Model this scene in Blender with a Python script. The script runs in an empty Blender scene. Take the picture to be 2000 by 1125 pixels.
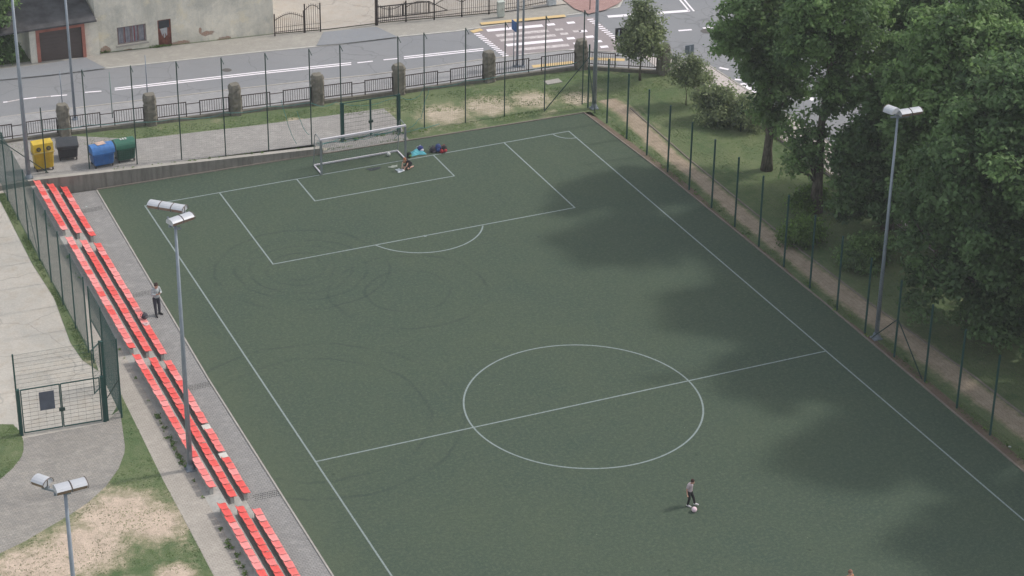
import bpy, bmesh, math, random
import numpy as np
from mathutils import Vector, Matrix, Euler
random.seed(7); NP = np.random.RandomState(11)
R = math.radians
scene = bpy.context.scene
C = scene.collection
# ------------------------------------------------------------------ camera
CAM_LOC = (-25.1656, -102.0514, 50.4063)
CAM_ROT = (1.1236289, 0.0281950, -0.3407026)
FPX = 4204.82; PCX = 607.2; PCY = 385.0            # focal length and principal point, photograph pixels (2000 wide)
cd = bpy.data.cameras.new('camera'); cam = bpy.data.objects.new('camera', cd); C.objects.link(cam)
cam.location = CAM_LOC; cam.rotation_euler = CAM_ROT
cd.sensor_width = 36; cd.lens = FPX/2000*36
cd.shift_x = (1000-PCX)/2000; cd.shift_y = -(562.5-PCY)/2000
cd.clip_start = 1; cd.clip_end = 1500
scene.camera = cam
# ------------------------------------------------------------------ light
SUN_EL = 46; SUN_DIR = Vector((1, -0.05, 0)).normalized()*math.cos(R(SUN_EL)) + Vector((0, 0, math.sin(R(SUN_EL))))
w = bpy.data.worlds.new('World'); scene.world = w; w.use_nodes = True
nt = w.node_tree; bg = nt.nodes['Background']; sk = nt.nodes.new('ShaderNodeTexSky')
sk.sky_type = 'NISHITA'; sk.sun_disc = False; sk.sun_elevation = R(SUN_EL)
sk.sun_rotation = math.atan2(SUN_DIR.x, SUN_DIR.y)
sk.air_density = 1.0; sk.dust_density = 5.0; sk.ozone_density = 1.0
# thin bright cloud veil over part of the sky
tc = nt.nodes.new('ShaderNodeTexCoord'); cn = nt.nodes.new('ShaderNodeTexNoise'); cn.inputs['Scale'].default_value = 2.2; cn.inputs['Detail'].default_value = 5
cr_ = nt.nodes.new('ShaderNodeValToRGB'); cr_.color_ramp.elements[0].position = .35; cr_.color_ramp.elements[1].position = .6
cr_.color_ramp.elements[0].color = (.25,.25,.25,1); cr_.color_ramp.elements[1].color = (.85,.85,.85,1)
mx = nt.nodes.new('ShaderNodeMix'); mx.data_type = 'RGBA'; mx.inputs[7].default_value = (6.3, 6.6, 7.0, 1)
nt.links.new(tc.outputs['Generated'], cn.inputs['Vector']); nt.links.new(cn.outputs['Fac'], cr_.inputs[0]); nt.links.new(cr_.outputs[0], mx.inputs[0])
nt.links.new(sk.outputs[0], mx.inputs[6]); nt.links.new(mx.outputs[2], bg.inputs[0]); bg.inputs[1].default_value = 0.125
ld = bpy.data.lights.new('sun', 'SUN'); sun = bpy.data.objects.new('sun', ld); C.objects.link(sun)
ld.energy = 2.0; ld.angle = R(4.0); ld.color = (1.0, 0.94, 0.88)
sun.rotation_euler = SUN_DIR.to_track_quat('Z', 'Y').to_euler()
scene.view_settings.view_transform = 'Standard'; scene.view_settings.look = 'None'
scene.view_settings.exposure = 0.14; scene.view_settings.gamma = 1.0
scene.render.engine = 'CYCLES'
# ------------------------------------------------------------------ pixel -> place (used only to read plan positions off the photograph)
CR = Euler(CAM_ROT).to_matrix(); CL = Vector(CAM_LOC)
def ray(px, py): return CR @ Vector(((px-PCX)/FPX, -(py-PCY)/FPX, -1))
def at(px, py, z=0.0):
    d = ray(px, py); return CL + d*((z-CL.z)/d.z)
def hz(x): return float(np.interp(x, [-5, 18], [1.0, 0.0]))
def G(px, py, off=0.0):
    z = .5
    for _ in range(12):
        p = at(px, py, z+off); z = hz(p.x)
    return p
def on_plane(px, py, p0, n):
    d = ray(px, py); return CL + d*((Vector(p0)-CL).dot(n)/d.dot(n))
# ------------------------------------------------------------------ materials
def nodes(name):
    m = bpy.data.materials.new(name); m.use_nodes = True; n = m.node_tree
    return m, n, n.nodes['Principled BSDF']
def N(n, t, **k):
    x = n.nodes.new('ShaderNode'+t)
    for a, v in k.items(): setattr(x, a, v)
    return x
def pos(n, scale=(1,1,1), rot=0, coord='pos'):
    if coord == 'pos': o = N(n, 'NewGeometry').outputs['Position']
    else: o = N(n, 'TexCoord').outputs['Object']
    mp = N(n, 'Mapping'); mp.inputs['Scale'].default_value = scale; mp.inputs['Rotation'].default_value = (0, 0, rot)
    n.links.new(o, mp.inputs[0]); return mp.outputs[0]
def noise(n, v, scale, det=4, rough=.6, dist=0.0):
    x = N(n, 'TexNoise'); x.inputs['Scale'].default_value = scale; x.inputs['Detail'].default_value = det
    x.inputs['Roughness'].default_value = rough; x.inputs['Distortion'].default_value = dist
    n.links.new(v, x.inputs['Vector']); return x.outputs['Fac']
def ramp(n, f, a, b, ca=(0,0,0,1), cb=(1,1,1,1)):
    x = N(n, 'ValToRGB'); e = x.color_ramp.elements
    e[0].position = a; e[1].position = b; e[0].color = ca; e[1].color = cb
    n.links.new(f, x.inputs[0]); return x.outputs[0]
def c4(c): return (c[0], c[1], c[2], 1)
def mix(n, f, a, b, mode='MIX'):
    x = N(n, 'Mix', data_type='RGBA', blend_type=mode)
    for s, v in ((0, f), (6, a), (7, b)):
        if isinstance(v, (int, float)): x.inputs[s].default_value = v
        elif isinstance(v, tuple): x.inputs[s].default_value = c4(v)
        else: n.links.new(v, x.inputs[s])
    return x.outputs[2]
def mth(n, op, a, b=0.0, clamp=False):
    x = N(n, 'Math', operation=op, use_clamp=clamp)
    for s, v in ((0, a), (1, b)):
        if isinstance(v, (int, float)): x.inputs[s].default_value = v
        else: n.links.new(v, x.inputs[s])
    return x.outputs[0]
def bump(n, b, h, dist=.02, st=.6):
    x = N(n, 'Bump'); x.inputs['Strength'].default_value = st; x.inputs['Distance'].default_value = dist
    n.links.new(h, x.inputs['Height']); n.links.new(x.outputs[0], b.inputs['Normal'])
def setc(n, b, col, rough=.85, metal=0, spec=.3):
    if isinstance(col, tuple): b.inputs['Base Color'].default_value = c4(col)
    else: n.links.new(col, b.inputs['Base Color'])
    b.inputs['Roughness'].default_value = rough; b.inputs['Metallic'].default_value = metal
    b.inputs['Specular IOR Level'].default_value = spec
def plain(name, c, rough=.6, metal=0, var=.25, scale=3.0, spec=.4, coord='obj', fine=.12):
    m, n, b = nodes(name); v = pos(n, coord=coord)
    f = ramp(n, noise(n, v, scale, 5), .3, .7)
    col = mix(n, f, tuple(x*(1-var) for x in c), tuple(min(1, x*(1+var*.5)) for x in c))
    f2 = noise(n, v, scale*14, 2)
    col = mix(n, fine, col, mix(n, f2, (0,0,0), (1,1,1)), 'OVERLAY')
    setc(n, b, col, rough, metal, spec); return m
def spot(n, cx, cy, r, soft):            # round mask about a place on the ground
    g = N(n, 'NewGeometry'); v = N(n, 'VectorMath', operation='DISTANCE')
    s = N(n, 'VectorMath', operation='MULTIPLY'); s.inputs[1].default_value = (1, 1, 0)
    n.links.new(g.outputs['Position'], s.inputs[0]); n.links.new(s.outputs[0], v.inputs[0]); v.inputs[1].default_value = (cx, cy, 0)
    return v.outputs['Value'], ramp(n, mth(n, 'DIVIDE', v.outputs['Value'], r), 1-soft, 1, (1,1,1,1), (0,0,0,1))
M = {}
def m_turf():
    m, n, b = nodes('artificial_turf'); v = pos(n)
    big = ramp(n, noise(n, v, .12, 5, .6, .6), .32, .68)
    col = mix(n, big, (.060, .090, .069), (.086, .114, .074))
    md = ramp(n, noise(n, v, .7, 6, .7), .3, .75)
    col = mix(n, mth(n, 'MULTIPLY', md, .6), col, (.092, .112, .076))
    m2 = ramp(n, noise(n, pos(n, (1, 1.6, 1), .4), 2.6, 6, .75), .42, .66); col = mix(n, mth(n, 'MULTIPLY', m2, .42), col, (.046, .074, .056))
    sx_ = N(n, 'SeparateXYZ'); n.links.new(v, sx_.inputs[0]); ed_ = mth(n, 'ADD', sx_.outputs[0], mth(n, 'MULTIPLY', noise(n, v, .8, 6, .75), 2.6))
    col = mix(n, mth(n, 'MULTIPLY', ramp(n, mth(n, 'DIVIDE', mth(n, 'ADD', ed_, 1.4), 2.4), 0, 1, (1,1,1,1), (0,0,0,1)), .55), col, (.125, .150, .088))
    vs = pos(n, (5, .5, 1), .6); st = ramp(n, noise(n, vs, 1.6, 4, .6), .52, .72)
    col = mix(n, mth(n, 'MULTIPLY', st, .35), col, (.045, .072, .058))
    fine = noise(n, v, 22, 3, .7); col = mix(n, mth(n, 'MULTIPLY', ramp(n, fine, .38, .66), .75), col, (.038, .060, .046))
    fine2 = noise(n, v, 7, 3, .7); col = mix(n, mth(n, 'MULTIPLY', ramp(n, fine2, .48, .72), .75), col, (.108, .135, .092))
    # worn rings left by turning wheels, scattered pale bits
    for cx, cy, rr in ((5.4, -10.2, (1.2, 1.75, 2.6, 3.3, 4.4)), (1.2, -24, (5.2, 6.6)), (9.5, -14.5, (2.1, 3.9))):
        d, _ = spot(n, cx, cy, 1, 1)
        d = mth(n, 'ADD', d, mth(n, 'MULTIPLY', noise(n, v, .35, 2), .7))
        tot = None
        for r in rr:
            t = mth(n, 'ABSOLUTE', mth(n, 'SUBTRACT', d, r+.35)); t = ramp(n, t, .03, .12, (1,1,1,1), (0,0,0,1))
            tot = t if tot is None else mth(n, 'MAXIMUM', tot, t)
        brk = ramp(n, noise(n, v, .45, 3), .38, .58)
        col = mix(n, mth(n, 'MULTIPLY', mth(n, 'MULTIPLY', tot, brk), .34), col, (.030, .045, .042))
    vo = N(n, 'TexVoronoi'); vo.inputs['Scale'].default_value = 1.1; n.links.new(v, vo.inputs['Vector'])
    pk = ramp(n, vo.outputs['Distance'], .022, .034, (1,1,1,1), (0,0,0,1))
    sel = ramp(n, noise(n, v, .5, 2), .55, .6); col = mix(n, mth(n, 'MULTIPLY', mth(n, 'MULTIPLY', pk, sel), .6), col, (.30, .32, .22))
    vo = N(n, 'TexVoronoi'); vo.inputs['Scale'].default_value = .5; n.links.new(v, vo.inputs['Vector'])
    pk = ramp(n, vo.outputs['Distance'], .02, .05, (1,1,1,1), (0,0,0,1)); col = mix(n, mth(n, 'MULTIPLY', pk, .5), col, (.03, .045, .03))
    setc(n, b, col, .9, 0, .15); bump(n, b, fine, .03, .5); return m
def m_grass(name, bare=0.0, spots=(), d1=(.46, .375, .30), d2=(.66, .54, .44), worn=False):
    m, n, b = nodes(name); v = pos(n)
    f1 = ramp(n, noise(n, v, .35, 6, .65, .4), .35, .68)
    col = mix(n, f1, (.092, .146, .062), (.178, .212, .105))
    f2 = ramp(n, noise(n, v, 2.3, 6, .7), .38, .72); col = mix(n, mth(n, 'MULTIPLY', f2, .55), col, (.22, .24, .14))
    f4 = ramp(n, noise(n, v, 1.1, 6, .7, .5), .52, .70); col = mix(n, mth(n, 'MULTIPLY', f4, .4), col, (.066, .125, .062))
    fine = noise(n, v, 16, 4, .75); col = mix(n, mth(n, 'MULTIPLY', ramp(n, fine, .4, .72), .5), col, (.05, .09, .04))
    dirt = mix(n, ramp(n, noise(n, v, 1.6, 6, .7), .3, .7), d1, d2)
    dirt = mix(n, mth(n, 'MULTIPLY', ramp(n, noise(n, v, 9, 4, .7), .5, .75), .5), dirt, (.20, .165, .11))
    mask = None
    for cx, cy, r in spots:
        _, s = spot(n, cx, cy, r, .75); mask = s if mask is None else mth(n, 'MAXIMUM', mask, s)
    if bare:
        bb = mth(n, 'MULTIPLY', ramp(n, noise(n, v, .5, 4, .6), .5, .75), bare); mask = bb if mask is None else mth(n, 'MAXIMUM', mask, bb)
    if worn: mask = N(n, 'Attribute', attribute_name='worn').outputs['Fac']
    if mask is not None:
        e = mth(n, 'ADD', mask, mth(n, 'MULTIPLY', mth(n, 'SUBTRACT', noise(n, v, 1.6, 8, .82), .5), 1.7))
        dry = mix(n, .5, col, mix(n, .5, (.30, .27, .15), dirt)); col = mix(n, ramp(n, e, .18, .5), col, dry)
        col = mix(n, ramp(n, e, .42, .85), col, dirt)
        spk = ramp(n, noise(n, v, 7, 5, .8), .56, .66); col = mix(n, mth(n, 'MULTIPLY', spk, .24), col, (.17, .17, .08))
    setc(n, b, col, .95, 0, .1); bump(n, b, fine, .06, .8); return m
def m_pave(name, c1, c2, mortar, bw, bh, rot=0, var=.5, stains=.35, bumpd=.01):
    m, n, b = nodes(name); v = pos(n, (1,1,1), rot)
    br = N(n, 'TexBrick'); n.links.new(v, br.inputs['Vector']); br.inputs['Scale'].default_value = 1
    br.inputs['Brick Width'].default_value = bw; br.inputs['Row Height'].default_value = bh
    br.inputs['Mortar Size'].default_value = min(bw, bh)*.09; br.inputs['Bias'].default_value = 0
    br.inputs['Color1'].default_value = c4(c1); br.inputs['Color2'].default_value = c4(c2); br.inputs['Mortar'].default_value = c4(mortar)
    v2 = pos(n); f = ramp(n, noise(n, v2, .45, 6, .65, .5), .35, .7)
    col = mix(n, mth(n, 'MULTIPLY', f, stains), br.outputs['Color'], tuple(x*.55 for x in c1))
    f = ramp(n, noise(n, v2, 1.7, 6, .7), .5, .72); col = mix(n, mth(n, 'MULTIPLY', f, .4), col, tuple(min(1, x*1.35) for x in c2))
    f = noise(n, v2, 18, 3); col = mix(n, .22, col, mix(n, f, (0,0,0), (1,1,1)), 'OVERLAY')
    setc(n, b, col, .9, 0, .2); bump(n, b, br.outputs['Fac'], -bumpd, .5); return m
def m_ground(name, c1, c2, s=.4, fine=20, crack=True, dirt=(.26,.23,.19), dirtamt=.35, rough=.9):
    m, n, b = nodes(name); v = pos(n)
    col = mix(n, ramp(n, noise(n, v, s, 7, .62, .5), .3, .7), c1, c2)
    f = ramp(n, noise(n, v, s*5, 6, .7, .3), .48, .74); col = mix(n, mth(n, 'MULTIPLY', f, dirtamt), col, dirt)
    f = noise(n, v, fine, 3, .7); col = mix(n, .3, col, mix(n, f, (0,0,0), (1,1,1)), 'OVERLAY')
    if crack:
        vo = N(n, 'TexVoronoi', feature='DISTANCE_TO_EDGE'); vo.inputs['Scale'].default_value = .28
        vd = N(n, 'VectorMath', operation='ADD'); nn = N(n, 'TexNoise'); nn.inputs['Scale'].default_value = .8; n.links.new(v, nn.inputs['Vector'])
        n.links.new(v, vd.inputs[0]); n.links.new(nn.outputs['Color'], vd.inputs[1]); n.links.new(vd.outputs[0], vo.inputs['Vector'])
        k = ramp(n, vo.outputs['Distance'], .004, .012, (1,1,1,1), (0,0,0,1)); col = mix(n, mth(n, 'MULTIPLY', k, .35), col, tuple(x*.45 for x in c1))
    setc(n, b, col, rough, 0, .25); bump(n, b, f, .01, .4); return m
def m_paint(name, c, under, wear=.5, s=6):
    m, n, b = nodes(name); v = pos(n)
    f = ramp(n, noise(n, v, s, 6, .75), wear, wear+.22)
    f = mth(n, 'MULTIPLY', f, .75)
    setc(n, b, mix(n, f, c, under), .7, 0, .3); return m
def m_concrete(name, c, streak=.5, coord='pos'):
    m, n, b = nodes(name); v = pos(n, coord=coord)
    col = mix(n, ramp(n, noise(n, v, .8, 7, .65, .4), .3, .7), tuple(x*.75 for x in c), c)
    vs = pos(n, (3.2, 3.2, .35), coord=coord); f = ramp(n, noise(n, vs, 1.3, 4, .6), .45, .7)
    col = mix(n, mth(n, 'MULTIPLY', f, streak), col, tuple(x*.45 for x in c))
    f = ramp(n, noise(n, v, 6, 6, .7), .45, .75); col = mix(n, mth(n, 'MULTIPLY', f, .35), col, tuple(x*.6 for x in c))
    fi = noise(n, v, 30, 3); col = mix(n, .25, col, mix(n, fi, (0,0,0), (1,1,1)), 'OVERLAY')
    setc(n, b, col, .92, 0, .2); bump(n, b, f, .02, .5); return m
def m_leaf(name, c, trans=.35):
    m, n, b = nodes(name); a = N(n, 'Attribute', attribute_name='tint')
    col = mix(n, a.outputs['Fac'], tuple(x*.55 for x in c), (c[0]*1.75, c[1]*1.55, c[2]*1.3))
    setc(n, b, col, .55, 0, .35)
    t = N(n, 'BsdfTranslucent'); n.links.new(col, t.inputs[0]); ms = N(n, 'MixShader'); ms.inputs[0].default_value = trans
    out = n.nodes['Material Output']; n.links.new(b.outputs[0], ms.inputs[1]); n.links.new(t.outputs[0], ms.inputs[2]); n.links.new(ms.outputs[0], out.inputs[0])
    return m
def m_facade():
    m, n, b = nodes('weathered_plaster'); v = pos(n)
    col = mix(n, ramp(n, noise(n, v, .55, 7, .65, .5), .35, .68), (.56, .54, .47), (.86, .81, .70))
    f = ramp(n, noise(n, v, 1.8, 7, .7, .4), .46, .72); col = mix(n, mth(n, 'MULTIPLY', f, .5), col, (.44, .45, .42))
    vs = pos(n, (2.4, 1, .3)); f = ramp(n, noise(n, vs, 1.2, 5, .65), .5, .75); col = mix(n, mth(n, 'MULTIPLY', f, .4), col, (.40, .41, .38))
    f = ramp(n, noise(n, v, .9, 4, .6), .55, .66); col = mix(n, mth(n, 'MULTIPLY', f, .55), col, (.82, .74, .56))
    # plaster fallen off near the ground: brick shows
    br = N(n, 'TexBrick'); vb = N(n, 'SeparateXYZ'); n.links.new(v, vb.inputs[0]); cb = N(n, 'CombineXYZ')
    n.links.new(vb.outputs[0], cb.inputs[0]); n.links.new(vb.outputs[2], cb.inputs[1]); n.links.new(cb.outputs[0], br.inputs['Vector'])
    br.inputs['Scale'].default_value = 1; br.inputs['Brick Width'].default_value = .26; br.inputs['Row Height'].default_value = .085; br.inputs['Mortar Size'].default_value = .012
    br.inputs['Color1'].default_value = (.36, .15, .09, 1); br.inputs['Color2'].default_value = (.30, .19, .14, 1); br.inputs['Mortar'].default_value = (.38, .34, .28, 1)
    mask = None
    for cx, cz, rx, rz in FALLEN:
        dx = mth(n, 'DIVIDE', mth(n, 'SUBTRACT', vb.outputs[0], cx), rx); dz = mth(n, 'DIVIDE', mth(n, 'SUBTRACT', vb.outputs[2], cz), rz)
        d = mth(n, 'ADD', mth(n, 'MULTIPLY', dx, dx), mth(n, 'MULTIPLY', dz, dz)); s = ramp(n, d, .2, 1.1, (1,1,1,1), (0,0,0,1))
        mask = s if mask is None else mth(n, 'MAXIMUM', mask, s)
    e = mth(n, 'ADD', mask, mth(n, 'MULTIPLY', mth(n, 'SUBTRACT', noise(n, v, 3.4, 8, .8), .5), 2.6))
    col = mix(n, mth(n, 'MULTIPLY', ramp(n, e, .52, .62), .85), col, br.outputs['Color'])
    fi = noise(n, v, 14, 4); col = mix(n, .25, col, mix(n, fi, (0,0,0), (1,1,1)), 'OVERLAY')
    setc(n, b, col, .95, 0, .15); bump(n, b, fi, .02, .5); return m
def m_bark():
    m, n, b = nodes('bark'); v = pos(n, (6, 6, 1.2)); f = noise(n, v, 1.5, 6, .7)
    setc(n, b, mix(n, ramp(n, f, .35, .7), (.05, .045, .035), (.20, .18, .145)), .95, 0, .1); bump(n, b, f, .05, .8); return m
M['turf'] = m_turf()
M['grass_back'] = m_grass('grass_street_side', .55, ((19.6, 5.0, 2.3), (22.5, 5.2, 2.2), (25.3, 5.0, 1.9), (27.8, 4.1, 1.5), (29.5, 1.9, 1.5), (11, 6.9, .8)), (.34, .30, .22), (.56, .48, .38))
M['grass_park'] = m_grass('grass_park_side', .25, ((29.4, 1.0, 1.5), (29.2, -1, 1.4), (28.9, -3.2, 1.3)), (.30, .25, .19), (.48, .40, .31))
M['grass_left'] = m_grass('grass_dirt_left', .35, ((-9.2, -29.3, 2.9), (-8.0, -30.4, 2.2), (-11.2, -31.0, 2.9), (-13.4, -32.0, 3.2), (-10.2, -34.6, 1.5), (-8.2, -34.2, 1.2), (-14.5, -35, 2.2)))
M['dirt'] = m_grass('trodden_soil', 0, (), (.31, .25, .19), (.46, .375, .29), True)
M['soil'] = m_ground('reddish_soil', (.13, .088, .072), (.19, .15, .11), 1.5, 9, False, (.07, .095, .04), .6, .97)
M['pave_strip'] = m_pave('grey_paving_blocks', (.265, .262, .262), (.315, .308, .300), (.13, .13, .125), .2, .1, 0, .5, .22)
M['pave_back'] = m_pave('worn_paving_blocks', (.30, .29, .28), (.36, .345, .33), (.19, .185, .17), .2, .1, .05, .5, .25)
M['pave_left'] = m_pave('sandy_paving_blocks', (.275, .265, .25), (.34, .32, .29), (.17, .16, .145), .2, .1, .6, .5, .3)
M['path_left'] = m_pave('pale_path_blocks', (.37, .345, .31), (.41, .38, .34), (.26, .24, .21), .2, .1, 0, .5, .2)
M['concrete_yard'] = m_ground('pale_concrete', (.40, .385, .35), (.49, .46, .41), .35, 14, True, (.36, .30, .23), .5)
M['asphalt'] = m_ground('asphalt', (.215, .225, .240), (.245, .250, .262), .25, 25, True, (.20, .20, .205), .35)
M['asphalt_new'] = m_ground('darker_asphalt', (.225, .24, .262), (.25, .262, .28), .5, 25, False, (.22, .21, .2), .3)
M['sidewalk'] = m_pave('pale_sidewalk_slabs', (.34, .33, .30), (.38, .365, .33), (.25, .24, .22), .2, .1, 0, .5, .15)
M['sidewalk_pink'] = m_pave('pinkish_sidewalk', (.50, .46, .44), (.56, .51, .49), (.42, .38, .36), .2, .1, 0, .5, .15)
M['sidewalk_near'] = m_pave('grey_sidewalk_blocks', (.30,.305,.315), (.34,.34,.345), (.24,.24,.245), .2, .1, 0, .5, .15)
M['red_pave'] = m_pave('red_paving', (.37, .235, .215), (.41, .27, .25), (.2, .13, .12), .2, .1, 0, .5, .15)
M['red_road'] = m_ground('faded_red_road', (.265, .235, .24), (.305, .27, .275), .8, 20, False, (.33, .30, .30), .45)
M['yard'] = m_ground('yard_ground', (.36, .335, .30), (.45, .42, .38), .4, 14, True, (.38, .30, .22), .5)
M['kerb'] = m_concrete('kerb_concrete', (.42, .40, .37), .2)
M['kerb_soil'] = m_concrete('dirty_kerb', (.26, .225, .195), .3)
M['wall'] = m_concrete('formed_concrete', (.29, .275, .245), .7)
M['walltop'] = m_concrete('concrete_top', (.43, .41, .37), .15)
M['step'] = m_concrete('step_concrete', (.44, .435, .41), .3)
M['stone'] = m_concrete('rough_stone', (.22, .205, .17), .6)
M['line'] = m_paint('turf_line', (.25, .30, .30), (.12, .16, .13), .46, 9)
M['road_paint'] = m_paint('road_paint', (.86, .82, .87), (.3, .28, .29), .62, 3)
M['road_paint_worn'] = m_paint('worn_road_paint', (.62, .58, .58), (.25, .20, .205), .44, 4)
M['yellow_paint'] = m_paint('yellow_tactile', (.62, .46, .23), (.45, .38, .28), .55, 4)
M['pole'] = plain('galvanised_steel', (.27, .31, .36), .5, .35, .2, 1.2)
M['lamp_shell'] = plain('lamp_shell', (.50, .52, .56), .45, .1, .12, 2)
M['lamp_dark'] = plain('lamp_bracket', (.16, .13, .12), .6, .2, .2, 3)
M['lamp_glass'] = plain('lamp_glass', (.28, .19, .15), .25, 0, .2, 3)
M['green_metal'] = plain('dark_green_metal', (.018, .075, .066), .5, .1, .25, 1.5)
M['green_dark'] = plain('weathered_green_metal', (.035, .070, .060), .6, .2, .3, 1.5)
M['wire'] = plain('green_wire', (.025, .085, .078), .6, 0, .2, 1)
M['wire_dark'] = plain('dark_wire', (.05, .065, .06), .6, 0, .2, 1)
M['net'] = plain('net_cord', (.16, .22, .20), .8, 0, .2, 1)
M['rope'] = plain('teal_rope', (.07, .27, .25), .8, 0, .2, 1)
M['iron'] = plain('rusty_dark_iron', (.055, .035, .030), .7, .2, .35, 2)
M['iron_black'] = plain('black_iron', (.045, .035, .032), .6, .2, .3, 2)
M['alu'] = plain('white_aluminium', (.66, .64, .68), .45, 0, .15, 1)
M['alu_grey'] = plain('grey_aluminium', (.25, .28, .29), .5, .2, .2, 1)
M['seat_a'] = plain('red_plastic', (.74, .095, .082), .46, 0, .12, 2, .5)
M['seat_b'] = plain('scuffed_red_plastic', (.77, .155, .14), .48, 0, .15, 2, .5)
M['seat_c'] = plain('faded_red_plastic', (.78, .20, .19), .5, 0, .18, 3, .5)
M['seat_d'] = plain('pale_faded_red_plastic', (.80, .29, .28), .55, 0, .15, 3, .5)
M['bare'] = plain('bare_seat_base', (.62, .60, .56), .7, 0, .15, 3)
M['hole'] = plain('dark_opening', (.035, .04, .035), .95, 0, .3, 3)
M['bark'] = m_bark()
M['leaf_big'] = m_leaf('maple_leaves', (.150, .262, .112), .5)
M['leaf_dark'] = m_leaf('dark_leaves', (.120, .218, .100), .5)
M['leaf_young'] = m_leaf('silvery_leaves', (.20, .27, .16), .5)
M['leaf_bush'] = m_leaf('bush_leaves', (.13, .24, .065), .5)
M['blade'] = m_leaf('grass_blades', (.15, .24, .10), .5)
def P_(name, c, rough=.6, **k):
    if name not in M: M[name] = plain(name, c, rough, **k)
    return M[name]
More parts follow.
